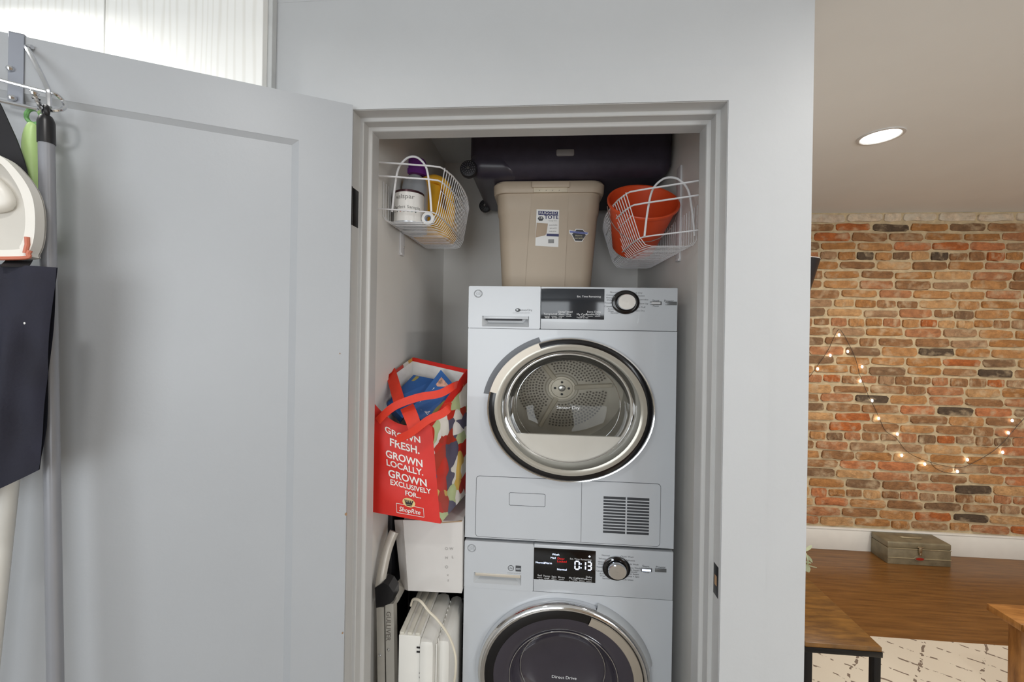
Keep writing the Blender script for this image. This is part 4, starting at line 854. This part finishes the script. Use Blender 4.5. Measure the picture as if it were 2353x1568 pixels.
rod([(66, 107, .004), (74, 108, .006)], .004, 2)
for (x, y, o) in ((79, 214, .085), (24, 158, .004), (28, 225, .006)): MB().lathe([(.0005, -.006), (.005, -.004), (.0065, 0), (.005, .004), (.0005, .006)], onDoor(x, y, o), seg=14).build('ball_end', chr2, rack)
rod([(79, 218, .085), (86, 232, .08), (94, 248, .07), (88, 256, .062)], .0038)
MB().lathe([(.005, -.001), (.0062, 0), (.005, .001)], onDoor(83, 227, .083), seg=14).build('collar', chr2, rack)
# grey mop pole with black cap
mop = thing('mop', 'long grey mop pole with black hanging cap on the open door', 'mop', onDoor(128, 1568, .075))
p0, p1 = onDoor(106, 272, .072), onDoor(128, 1600, .085); dirp = (p1-p0).normalized(); pe = p0+dirp*((p0.z-.03)/-dirp.z)
MB().tube([p0+dirp*.03, p0+(pe-p0)*.5, pe-dirp*.1], [.0108, .0112, .0115], 20).build('pole', mat('pole_grey', (140, 142, 148), .32, metal=.15, var=.04, vs=10), mop)
cp = MB().tube([p0-dirp*.004, p0+dirp*.002, p0+dirp*.008, p0+dirp*.048], [.008, .0105, .0118, .0120], 20); cp.build('cap', mat('cap_black', (16, 15, 18), .35, var=0), mop)
MB().tube([p0-dirp*.012+Vector((.008*math.cos(t), -.004*math.cos(t), .010*math.sin(t))) for t in [2*PI*k/20 for k in range(20)]], .004, 8, closed=True).build('hanging_loop', mat('cap_black', (16, 15, 18)), mop)
MB().box(pe.x-.14, pe.x+.14, pe.y-.05, pe.y+.05, .0, .07, .02, 3).build('mop_head', mat('mop_grey', (170, 172, 176), .9, var=.1, vs=60), mop)
MB().tube([pe-dirp*.11, pe-dirp*.03], [.02, .024], 14).build('socket', mat('cap_black', (16, 15, 18)), mop)
# green brush
gb = thing('scrub_brush', 'lime green brush handle hanging behind the grey mop pole', 'brush', onDoor(72, 340, .04))
gm = mat('lime_plastic', (182, 212, 140), .4, var=.05)
L = spline([onDoor(77, 284, .04), onDoor(73, 310, .04), onDoor(72, 350, .04), onDoor(76, 400, .04), onDoor(80, 440, .04), onDoor(84, 520, .04)], 5); n = len(L)
MB().tube(L, [.006+.0065*math.sin(PI*min(1, i/(n*.75)))**.8 if i < n*.75 else .0075 for i in range(n)], 14).build('handle', gm, gb)
c = onDoor(78, 268, .042); MB().tube([c+dvec*(.0105*math.cos(t))+Vector((0, 0, .014*math.sin(t))) for t in [2*PI*k/20 for k in range(20)]], .0036, 8, closed=True).build('hanging_ring', mat('green_ring', (108, 160, 96), .4), gb)
c = onDoor(86, 545, .042); mb = MB(); slab(mb, du(86, 545)[0]-.025, du(86, 545)[0]+.025, c.z-.03, c.z+.02, .03, .055, .006); mb.build('brush_head', mat('green_head', (120, 178, 96), .5), gb)
# white dustpan with orange edge
dp = thing('dustpan', 'white dustpan with orange lip hanging beside the mop', 'dustpan', onDoor(40, 480, .1))
wp = mat('dustpan_white', (226, 223, 216), .38, var=.02); orr = mat('orange_lip', (196, 112, 88), .45, var=.04)
out = spline([(-150, 330, 0), (-60, 338, 0), (0, 358, 0), (42, 397, 0), (70, 442, 0), (80, 490, 0), (78, 545, 0), (66, 580, 0), (46, 592, 0), (-150, 592, 0)], 5)
inn = spline([(-120, 360, 0), (-60, 364, 0), (-5, 372, 0), (32, 414, 0), (52, 457, 0), (58, 500, 0), (55, 540, 0), (45, 566, 0), (28, 574, 0), (-120, 574, 0)], 5)
def dfn(off): return lambda a, b, d: onDoor(a, b, d)
MB().plate([(p.x, p.y) for p in out], [[(p.x, p.y) for p in inn]], lambda a, b, d: onDoor(a, b, .13)-dn*(.13-d), .13, .105).build('rim', wp, dp, smooth=35)
MB().plate([(p.x, p.y) for p in out], [], lambda a, b, d: onDoor(a, b, .13)-dn*(.13-d), .108, .104).build('back', mat('dustpan_inner', (200, 196, 188), .45, var=.03), dp, smooth=35)
lo = [p for p in out if p.y > 574]
MB().tube([onDoor(p.x, p.y, .131)+Vector((0, 0, -.001)) for p in lo], .0034, 8).build('lip', orr, dp)
MB().tube([onDoor(62, 545, .131), onDoor(63, 562, .131), onDoor(58, 582, .131)], .0034, 8).build('lip_end', orr, dp)
MB().tube(spline([onDoor(-40, 400, .11), onDoor(4, 440, .112), onDoor(12, 470, .112), onDoor(-40, 476, .112)], 5), .012, 10).build('handle', wp, dp)
# navy tote bag
nb = thing('tote_bag', 'dark navy fabric bag hanging from the open door rack', 'bag', onDoor(20, 1100, .11))
nv = mat('navy_fabric', (24, 25, 42), .75, var=.2, vs=14, bump=.15, bs=260)
def edge(v):   # right hand edge of the bag by height
    k = [(0, 131, 615), (.2, 122, 720), (.4, 114, 810), (.6, 108, 900), (.8, 103, 990), (1, 90, 1080)]
    for (a, xa_, ya_), (b, xb_, yb_) in zip(k, k[1:]):
        if v <= b: t = (v-a)/(b-a); return xa_+(xb_-xa_)*t, ya_+(yb_-ya_)*t
    return k[-1][1:]
def nbf(o0, sgn):
    def fn(u, v):
        ex, ey = edge(v); lx, ly = -260, 600+v*(1190-600)*1.05
        x, y = lx+(ex-lx)*u, ly+(ey-ly)*(u**1.25)
        puff = math.sin(PI*min(1, .08+u*.92))**.7*math.sin(PI*(.12+.83*v))
        return onDoor(x, y, o0)+dn*sgn*(.03*puff+.007*math.sin(u*31+v*4)*math.sin(PI*v)*math.sin(PI*u)+.005*abs(math.sin(v*7-u*13)))
    return fn
MB().grid(nbf(.125, 1), 40, 26).build('front_panel', nv, nb, fix=False)
MB().grid(nbf(.118, -1), 20, 14).build('back_panel', nv, nb, fix=False)
MB().ribbon(spline([onDoor(34, 612, .14), onDoor(50, 575, .072), onDoor(42, 440, .071), onDoor(36, 392, .07), onDoor(18, 335, .068), onDoor(-4, 285, .066), onDoor(-25, 240, .064)], 6), dvec, .03, .003).build('strap', mat('black_webbing', (20, 19, 24), .7, var=.1), nb)
p = onDoor(56, 743, .166); MB().lathe([(.002, 0), (.0005, -.0005)], p, 'Y', 8).build('lint_speck', paper, nb)
# pale broom stick behind the navy bag
bs_ = thing('broom', 'pale broom stick leaning on the open door below the navy bag', 'broom', onDoor(0, 1560, .06))
a_, b_ = onDoor(22, 1090, .05), onDoor(-30, 1568, .07); dd = (b_-a_).normalized(); en = a_+dd*((a_.z-.12)/-dd.z)
MB().tube([a_-dd*.25, en], .0135, 14).build('stick', mat('pale_stick', (206, 204, 198), .45, var=.03), bs_)
MB().box(en.x-.12, en.x+.12, en.y-.03, en.y+.03, .0, .13, .02, 2).build('bristles', mat('bristle_grey', (150, 150, 150), .9, var=.15, vs=80), bs_)
# ================================================================== the living room beyond the wall end
YB = 2.93
mort = mat('mortar', (190, 170, 136), .9, var=.16, vs=30, bump=.5, bs=60)
wall = struct(MB().box(RX0, RX1, YB+.006, YB+.1, 0, CEIL).build('wall_brick', mort, smooth=0), 'exposed brick wall with sandy mortar')
def brick_mat(name, cols, wash=0.0):
    m = bpy.data.materials.new(name); m.use_nodes = True; nt = m.node_tree; b = nt.nodes['Principled BSDF']; b.inputs['Roughness'].default_value = .85
    oi = nt.nodes.new('ShaderNodeObjectInfo'); r = nt.nodes.new('ShaderNodeValToRGB'); r.color_ramp.interpolation = 'CONSTANT'; el = r.color_ramp.elements
    el[0].position = 0; el[0].color = lin(cols[0][1]); el[1].position = cols[1][0]; el[1].color = lin(cols[1][1])
    for p, c in cols[2:]: e = el.new(p); e.color = lin(c)
    nt.links.new(oi.outputs['Random'], r.inputs[0])
    tc = nt.nodes.new('ShaderNodeTexCoord'); n = nt.nodes.new('ShaderNodeTexNoise'); n.inputs['Scale'].default_value = 1.6; n.inputs['Detail'].default_value = 7; n.inputs['Roughness'].default_value = .7
    ad = nt.nodes.new('ShaderNodeVectorMath'); ad.operation = 'ADD'; ml = nt.nodes.new('ShaderNodeVectorMath'); ml.operation = 'MULTIPLY'; ml.inputs[1].default_value = (3.4, .2, 1.1); nt.links.new(tc.outputs['Object'], ml.inputs[0]); nt.links.new(ml.outputs[0], ad.inputs[0])
    lo_ = nt.nodes.new('ShaderNodeVectorMath'); lo_.operation = 'SCALE'; lo_.inputs[3].default_value = 23.0; nt.links.new(oi.outputs['Location'], lo_.inputs[0]); nt.links.new(lo_.outputs[0], ad.inputs[1])
    sc_ = nt.nodes.new('ShaderNodeVectorMath'); sc_.operation = 'SCALE'; sc_.inputs[3].default_value = 1.0; nt.links.new(ad.outputs[0], sc_.inputs[0]); nt.links.new(sc_.outputs[0], n.inputs['Vector'])
    mul = nt.nodes.new('ShaderNodeValToRGB'); nt.links.new(n.outputs[0], mul.inputs[0]); mul.color_ramp.elements[0].position = .3; mul.color_ramp.elements[0].color = (.6, .57, .54, 1); mul.color_ramp.elements[1].position = .68; mul.color_ramp.elements[1].color = (1.24, 1.22, 1.18, 1)
    mx = nt.nodes.new('ShaderNodeMixRGB'); mx.blend_type = 'MULTIPLY'; mx.inputs[0].default_value = 1; nt.links.new(r.outputs[0], mx.inputs[1]); nt.links.new(mul.outputs[0], mx.inputs[2])
    # mortar smears
    n3 = nt.nodes.new('ShaderNodeTexNoise'); n3.inputs['Scale'].default_value = .9; n3.inputs['Detail'].default_value = 5; nt.links.new(sc_.outputs[0], n3.inputs['Vector'])
    r3 = nt.nodes.new('ShaderNodeValToRGB'); r3.color_ramp.elements[0].position = .52-wash; r3.color_ramp.elements[1].position = .82-wash*.6; nt.links.new(n3.outputs[0], r3.inputs[0])
    mx2 = nt.nodes.new('ShaderNodeMixRGB'); mx2.inputs[2].default_value = lin((196, 172, 138) if not wash else (200, 190, 172)); nt.links.new(r3.outputs[0], mx2.inputs[0]); nt.links.new(mx.outputs[0], mx2.inputs[1]); nt.links.new(mx2.outputs[0], b.inputs['Base Color'])
    n2 = nt.nodes.new('ShaderNodeTexNoise'); n2.inputs['Scale'].default_value = 4; n2.inputs['Detail'].default_value = 5; nt.links.new(sc_.outputs[0], n2.inputs['Vector'])
    bp = nt.nodes.new('ShaderNodeBump'); bp.inputs['Strength'].default_value = .6; bp.inputs['Distance'].default_value = .01; nt.links.new(n2.outputs[0], bp.inputs['Height']); nt.links.new(bp.outputs[0], b.inputs['Normal'])
    return m
BR = [(0, (164, 114, 64)), (.13, (148, 106, 68)), (.26, (174, 126, 78)), (.38, (138, 98, 62)), (.50, (166, 112, 74)), (.58, (184, 142, 96)), (.67, (122, 92, 64)), (.76, (168, 94, 44)), (.84, (82, 66, 50)), (.90, (156, 122, 90)), (.96, (178, 112, 70))]
brm = brick_mat('old_brick', BR); brw = brick_mat('whitewashed_brick', [(0, (204, 186, 164)), (.5, (188, 168, 148))], .12)
def brick_mesh(i):
    rnd = random.Random(100+i); mb = MB(); n = []
    # front outline of eight to ten jittered points in a unit cell, chamfered to a wider back
    pts = [(-.5, -.28), (-.44, -.46), (-.15, -.49), (.16, -.48), (.45, -.45), (.5, -.25), (.49, .25), (.45, .46), (.14, .48), (-.17, .49), (-.45, .45), (-.5, .26)]
    fr_ = [(x*.97+rnd.uniform(-.018, .018), rnd.uniform(-.15, .15), z*.95+rnd.uniform(-.085, .085)) for x, z in pts]
    bk_ = [(x*1.0, 1.0, z*1.0) for x, z in pts]
    k = len(pts); c = (0, -.22, 0)
    mb.add(fr_+bk_+[c], [(j, (j+1) % k, (j+1) % k+k, j+k) for j in range(k)]+[(2*k, (j+1) % k, j) for j in range(k)])
    me = bpy.data.meshes.new('brick'); me.from_pydata(mb.v, [], mb.f); me.update(); me.shade_smooth(); me.set_sharp_from_angle(angle=math.radians(55)); return me
BM = [brick_mesh(i) for i in range(10)]
for me in BM: me.materials.append(brm)
BMW = [m_.copy() for m_ in BM[:4]]
for me in BMW: me.materials.clear(); me.materials.append(brw)
Zb, nC = .165, 33; ch_ = (CEIL-.004-Zb)/nC
HEAD = {4, 11, 17, 23, 29}; rnd = random.Random(5); cells = []
for ci in range(nC):
    z = CEIL-.004-ch_*(ci+.5); L = .245 if ci not in HEAD else .122
    x = .62-rnd.random()*L
    while x < RX1:
        l = L*rnd.uniform(.93, 1.06)
        if ci not in HEAD and rnd.random() < .07: l *= .55
        if ci == 9 and rnd.random() < .4: l *= .6
        cells.append((ci, x+l/2, z+rnd.uniform(-.004, .004), l)); x += l
vis = sorted(cells, key=lambda c: max(0, 1.9-(c[1]+c[3]/2), (c[1]-c[3]/2)-3.42)); near = vis[:300]; far = vis[300:]
for (ci, x, z, l) in near:
    me = rnd.choice(BMW) if ci == 0 else rnd.choice(BM)
    o = bpy.data.objects.new('brick', me); COL.objects.link(o); o.parent = wall
    o.location = (x, YB-.003+rnd.uniform(-.003, .003), z); o.scale = ((l-.013)*rnd.choice((1, -1)), .014, (ch_-.0115)*rnd.uniform(.88, 1.1)); o.rotation_euler.y = rnd.uniform(-.02, .02)
mb = MB()
for (ci, x, z, l) in far:
    me = rnd.choice(BM); mb.add([(x+v.co.x*(l-.013), YB-.003+v.co.y*.014, z+v.co.z*(ch_-.0125)) for v in me.vertices], [tuple(p.vertices) for p in me.polygons])
fb = mb.build('brick_rest', mat('old_brick_plain', (160, 106, 66), .85, var=.4, vs=6, bump=.4, bs=60), wall, smooth=50, fix=False); fb['kind'] = 'stuff'
# baseboard under the bricks
bbm = mat('baseboard_white', (226, 222, 214), .45, var=.02)
struct(MB().box(XE, RX1, YB-.014, YB+.008, 0, .146, .002).box(XE, RX1, YB-.018, YB+.008, .146, .158, .004).build('baseboard_back', bbm))
# ---- string lights
sl = thing('string_lights', 'thin dark wire of small white fairy lights draped over the bricks', 'string lights', atY(1928, 760, YB-.012))
def wy(px, py): return atY(px, py, YB-.014)
main = [(1790, 930), (1830, 890), (1858, 868), (1880, 838), (1902, 806), (1914, 780), (1927, 757), (1938, 768), (1950, 790), (1962, 815), (1970, 838), (1975, 860), (1988, 892), (1998, 915), (2010, 938), (2022, 965), (2036, 992), (2058, 1006), (2078, 1032), (2100, 1048), (2138, 1063), (2165, 1070), (2205, 1076), (2240, 1062), (2275, 1042), (2300, 1022), (2320, 1000), (2353, 962), (2420, 900)]
MB().tube(spline([wy(*p) for p in main], 3), .0016, 5).build('wire', mat('dark_wire', (52, 36, 26), .5, var=0), sl)
MB().tube(spline([wy(*p) for p in ((2138, 1063), (2152, 1078), (2180, 1088), (2220, 1088))], 3), .0014, 5).build('wire', mat('dark_wire', (52, 36, 26)), sl)
ledm = mat('fairy_bulb', (255, 244, 225), .3, var=0, emit=16.0, ecol=(255, 250, 240))
for px, py in ((1928, 770), (1948, 808), (1908, 817), (1879, 848), (1981, 843), (1977, 876), (2004, 921), (2019, 962), (2062, 998), (2072, 1047), (2125, 1067), (2200, 1084), (2223, 1057), (2304, 1040), (2317, 995), (2326, 967)):
    p = wy(px, py); MB().lathe([(.0005, -.011), (.0045, -.008), (.0065, 0), (.0045, .008), (.0005, .011)], p, 'Z', 10).build('bulb', ledm, sl)
# ---- old metal tool box against the baseboard
tb0, tb1 = atZ(2039.4, 1295.8, 0), atZ(2186, 1304.7, 0); ty = tb0.y; th = .151
tbx = thing('tool_box', 'old grey green metal tool box with red badge on the floor', 'tool box', ((tb0.x+tb1.x)/2, ty, 0))
tbm = mat('worn_olive_steel', (138, 128, 104), .42, metal=.3, var=.25, vs=14, bump=.1)
yb_ = YB-.019
MB().box(tb0.x, tb1.x, ty, yb_, 0, th*.72, .003).build('body', tbm, tbx)
MB().box(tb0.x-.002, tb1.x+.002, ty-.002, yb_, th*.725, th, .008, 3).build('lid', tbm, tbx)
for zz in (.72, .30): MB().tube([(tb0.x, ty-.002, th*zz), (tb1.x, ty-.002, th*zz)], .0028, 6).build('pressed_bead', mat('bead_steel', (184, 170, 138), .4, metal=.5), tbx)  # bead highlights are put into this paler colour
cxm = tb0.x+(tb1.x-tb0.x)*.5
lat = MB().box(cxm-.018, cxm+.018, ty-.010, ty-.001, th*.80, th*.86, .002).box(cxm-.010, cxm+.010, ty-.012, ty-.001, th*.55, th*.82, .003).box(cxm-.006, cxm+.006, ty-.013, ty-.001, th*.46, th*.58, .002).build('latch', mat('latch_steel', (190, 176, 150), .25, metal=.9), tbx)
MB().lathe([(.026, 0), (.024, -.004), (.0005, -.006)], (cxm, ty, th*.30), 'Y', 24, 1.35, mat3=Matrix.Diagonal((1, 1, .62))).build('badge_rim', tbm, tbx)
MB().lathe([(.019, -.0058), (.0005, -.0068)], (cxm, ty, th*.30), 'Y', 24, 1.35, mat3=Matrix.Diagonal((1, 1, .5))).build('badge', mat('badge_red', (150, 36, 24), .4), tbx)
MB().tube(spline([(cxm-.07, ty+.07, th), (cxm-.06, ty+.055, th+.006), (cxm, ty+.05, th+.007), (cxm+.06, ty+.055, th+.006), (cxm+.07, ty+.07, th)], 4), .004, 8).build('carry_handle', mat('bead_steel', (138, 128, 102)), tbx)
# ---- pale rug with broken trellis lines
def rug_mat():
    m = bpy.data.materials.new('rug_weave'); m.use_nodes = True; nt = m.node_tree; b = nt.nodes['Principled BSDF']; b.inputs['Roughness'].default_value = .95
    tc = nt.nodes.new('ShaderNodeTexCoord'); N = nt.nodes.new('ShaderNodeTexNoise'); N.inputs['Scale'].default_value = 9; N.inputs['Detail'].default_value = 4; nt.links.new(tc.outputs['Object'], N.inputs['Vector'])
    def lines(rot, scale, width, off):
        mp = nt.nodes.new('ShaderNodeMapping'); mp.inputs['Rotation'].default_value = (0, 0, rot); mp.inputs['Location'].default_value = (off, 0, 0); nt.links.new(tc.outputs['Object'], mp.inputs[0])
        mx = nt.nodes.new('ShaderNodeMixRGB'); mx.inputs[0].default_value = .035; nt.links.new(mp.outputs[0], mx.inputs[1]); nt.links.new(N.outputs[1], mx.inputs[2])
        sp = nt.nodes.new('ShaderNodeSeparateXYZ'); nt.links.new(mx.outputs[0], sp.inputs[0])
        a = nt.nodes.new('ShaderNodeMath'); a.operation = 'MULTIPLY'; a.inputs[1].default_value = scale; nt.links.new(sp.outputs[0], a.inputs[0])
        f = nt.nodes.new('ShaderNodeMath'); f.operation = 'PINGPONG'; f.inputs[1].default_value = .5; nt.links.new(a.outputs[0], f.inputs[0])
        l = nt.nodes.new('ShaderNodeMath'); l.operation = 'LESS_THAN'; l.inputs[1].default_value = width; nt.links.new(f.outputs[0], l.inputs[0]); return l
    l1 = lines(math.radians(121), 10.5, .042, 0); l2 = lines(math.radians(48.5), 5.6, .028, .05)
    mxx = nt.nodes.new('ShaderNodeMath'); mxx.operation = 'MAXIMUM'; nt.links.new(l1.outputs[0], mxx.inputs[0]); nt.links.new(l2.outputs[0], mxx.inputs[1])
    N2 = nt.nodes.new('ShaderNodeTexNoise'); N2.inputs['Scale'].default_value = 38; N2.inputs['Detail'].default_value = 3; nt.links.new(tc.outputs['Object'], N2.inputs['Vector'])
    gt = nt.nodes.new('ShaderNodeMath'); gt.operation = 'GREATER_THAN'; gt.inputs[1].default_value = .5; nt.links.new(N2.outputs[0], gt.inputs[0])
    mu = nt.nodes.new('ShaderNodeMath'); mu.operation = 'MULTIPLY'; nt.links.new(mxx.outputs[0], mu.inputs[0]); nt.links.new(gt.outputs[0], mu.inputs[1])
    c = nt.nodes.new('ShaderNodeMixRGB'); c.inputs[1].default_value = lin((222, 212, 194)); c.inputs[2].default_value = lin((128, 112, 98)); nt.links.new(mu.outputs[0], c.inputs[0]); nt.links.new(c.outputs[0], b.inputs['Base Color'])
    bp = nt.nodes.new('ShaderNodeBump'); bp.inputs['Strength'].default_value = .3; nt.links.new(N2.outputs[0], bp.inputs['Height']); nt.links.new(bp.outputs[0], b.inputs['Normal'])
    return m
ry = atZ(2010, 1463, .008).y
tag(MB().box(.72, 3.3, -.4, ry, .0005, .009, .003).build('rug', rug_mat()), 'pale cream rug with broken brown trellis lines on the dark floor', 'rug')
# ---- small side table by the wall end
TH = .5; c0, c1, c2 = atZ(2028, 1490, TH), atZ(1849, 1474, TH), atZ(1857, 1328, TH)
stt = thing('side_table', 'narrow side table with wood top and black metal legs by the wall end', 'side table', ((c0.x+c1.x)/2, (c0.y+c2.y)/2, .009))
def plank_mat(name, c1_, c2_, ax):
    m = bpy.data.materials.new(name); m.use_nodes = True; nt = m.node_tree; b = nt.nodes['Principled BSDF']; b.inputs['Roughness'].default_value = .35
    tc = nt.nodes.new('ShaderNodeTexCoord'); mp = nt.nodes.new('ShaderNodeMapping'); mp.inputs['Scale'].default_value = (5, 32, 5) if ax == 'x' else (32, 5, 5); nt.links.new(tc.outputs['Object'], mp.inputs[0])
    n = nt.nodes.new('ShaderNodeTexNoise'); n.inputs['Scale'].default_value = 2; n.inputs['Detail'].default_value = 7; n.inputs['Roughness'].default_value = .6; nt.links.new(mp.outputs[0], n.inputs['Vector'])
    r = nt.nodes.new('ShaderNodeValToRGB'); r.color_ramp.elements[0].position = .3; r.color_ramp.elements[1].position = .72; r.color_ramp.elements[0].color = lin(c1_); r.color_ramp.elements[1].color = lin(c2_); nt.links.new(n.outputs[0], r.inputs[0]); nt.links.new(r.outputs[0], b.inputs['Base Color']); return m
wt = plank_mat('table_wood', (74, 46, 16), (136, 94, 40), 'x')
x0, x1, y0, y1 = c1.x, c0.x, c0.y, c2.y
MB().box(x0, x1, y0+.002, y1, TH-.016, TH, .001).build('top', wt, stt)
MB().box(x0-.002, x1+.002, y0, y1+.002, TH-.034, TH-.0155, .001).build('apron', blackm, stt)
for (lx, ly) in ((x0+.012, y0+.012), (x1-.014, y0+.012), (x0+.012, y1-.012), (x1-.014, y1-.012)): MB().box(lx-.011, lx+.011, ly-.011, ly+.011, .009, TH-.033, .001).build('leg', blackm, stt)
# ---- wooden bench at the right
bh = .45; b0 = atZ(2266, 1386, bh)
bn = thing('wooden_bench', 'honey brown plank bench standing on the rug', 'bench', (b0.x+.5, b0.y-.17, .009))
bw = plank_mat('bench_wood', (120, 76, 34), (178, 124, 66), 'x')
for k in range(3): MB().box(b0.x, b0.x+1.0, b0.y-.118*(k+1)+.0015, b0.y-.118*k, bh-.028, bh, .003).build('plank', bw, bn)
for (lx, ly) in ((b0.x+.075, b0.y-.05), (b0.x+.075, b0.y-.30), (b0.x+.925, b0.y-.05), (b0.x+.925, b0.y-.30)): MB().box(lx-.022, lx+.022, ly-.022, ly+.022, .009, bh-.028, .003).build('leg', bw, bn)
MB().box(b0.x+.06, b0.x+.94, b0.y-.19, b0.y-.17, bh-.09, bh-.028, .002).build('stretcher', bw, bn)
# ---- pot plant behind the wall end
pc = Vector((1.04, 1.93, .0095)); lf = thing('potted_plant', 'potted plant with pale green variegated leaves beside the side table', 'plant', pc)
MB().lathe([(.0005, .001), (.075, .001), (.08, .006), (.10, .19), (.104, .2), (.094, .2), (.090, .185), (.0005, .18)], pc, seg=28).build('pot', mat('clay_pot', (150, 110, 88), .7, var=.06), lf)
leafm = mat('variegated_leaf', (196, 204, 172), .5, var=.15, vs=40)
def leaf(base, tip, w, droop):
    base, tip = Vector(base), Vector(tip); d = tip-base; sdv = d.cross(Vector((0, .7, .7))).normalized()
    def fn(u, v): q = base+d*v+sdv*w*(u-.5)*2*math.sin(PI*min(1, v*.92+.06))**.8; return q+Vector((0, 0, -droop*v*v+.25*w*abs(u-.5)))
    MB().grid(fn, 4, 8).build('leaf', leafm, lf, fix=False)
for k, (mx_, my_) in enumerate(((1872, 1262), (1866, 1300))): pass
def lp(px, py, y): return atY(px, py, y)
MB().tube(spline([pc+Vector((0, 0, .18)), pc+Vector((.01, 0, .3)), lp(1846, 1310, 1.93), lp(1852, 1272, 1.93)], 5), .004, 6).build('stem', mat('plant_stem', (188, 190, 160), .6), lf)
leaf(lp(1852, 1268, 1.93), lp(1865, 1254, 1.92), .016, 0); leaf(lp(1854, 1276, 1.93), lp(1867, 1294, 1.91), .009, 0)
leaf(lp(1848, 1292, 1.93), lp(1864, 1296, 1.92), .016, 0); leaf(lp(1850, 1300, 1.93), lp(1877, 1306, 1.90), .02, 0); leaf(lp(1848, 1298, 1.93), lp(1859, 1317, 1.91), .018, 0)
for k in range(12):
    a = 2.0+k*.42; h_ = .3+.3*rnd.random(); q = pc+Vector((.02*math.cos(a), .02*math.sin(a), h_)); leaf(q, q+Vector((-abs(.09*math.cos(a))-.01, .09*math.sin(a), .03)), .014, .02)
MB().tube([pc+Vector((0, 0, .17)), pc+Vector((-.01, 0, .45)), pc+Vector((-.02, .01, .62))], .005, 6).build('stem', mat('plant_stem', (188, 190, 160)), lf)
# ---- black torch lamp mostly behind the wall end
lx = atY(1874, 600, 2.62); lamp = thing('floor_lamp', 'black floor lamp with upturned cone shade before the bricks', 'lamp', (lx.x-.15, 2.62, 0))
fc = (lx.x-.15, 2.62, 0)
MB().lathe([(.15, lx.z), (.146, lx.z), (.08, lx.z-.26), (.02, lx.z-.30), (.024, lx.z-.305), (.085, lx.z-.265), (.15, lx.z)], fc, seg=36).build('shade', mat('lamp_black', (22, 22, 28), .4, var=.03), lamp)
MB().tube([(fc[0]+.148*math.cos(2*PI*k/36), fc[1]+.148*math.sin(2*PI*k/36), lx.z) for k in range(36)], .003, 6, closed=True).build('shade_rim', trimw, lamp)
MB().tube([(fc[0], fc[1], .02), (fc[0], fc[1], lx.z-.29)], .011, 12).build('pole', mat('lamp_black', (22, 22, 28)), lamp)
MB().lathe([(.0005, 0), (.09, 0), (.09, .012), (.02, .022), (.011, .03)], fc, seg=32).build('base', mat('lamp_black', (22, 22, 28)), lamp)
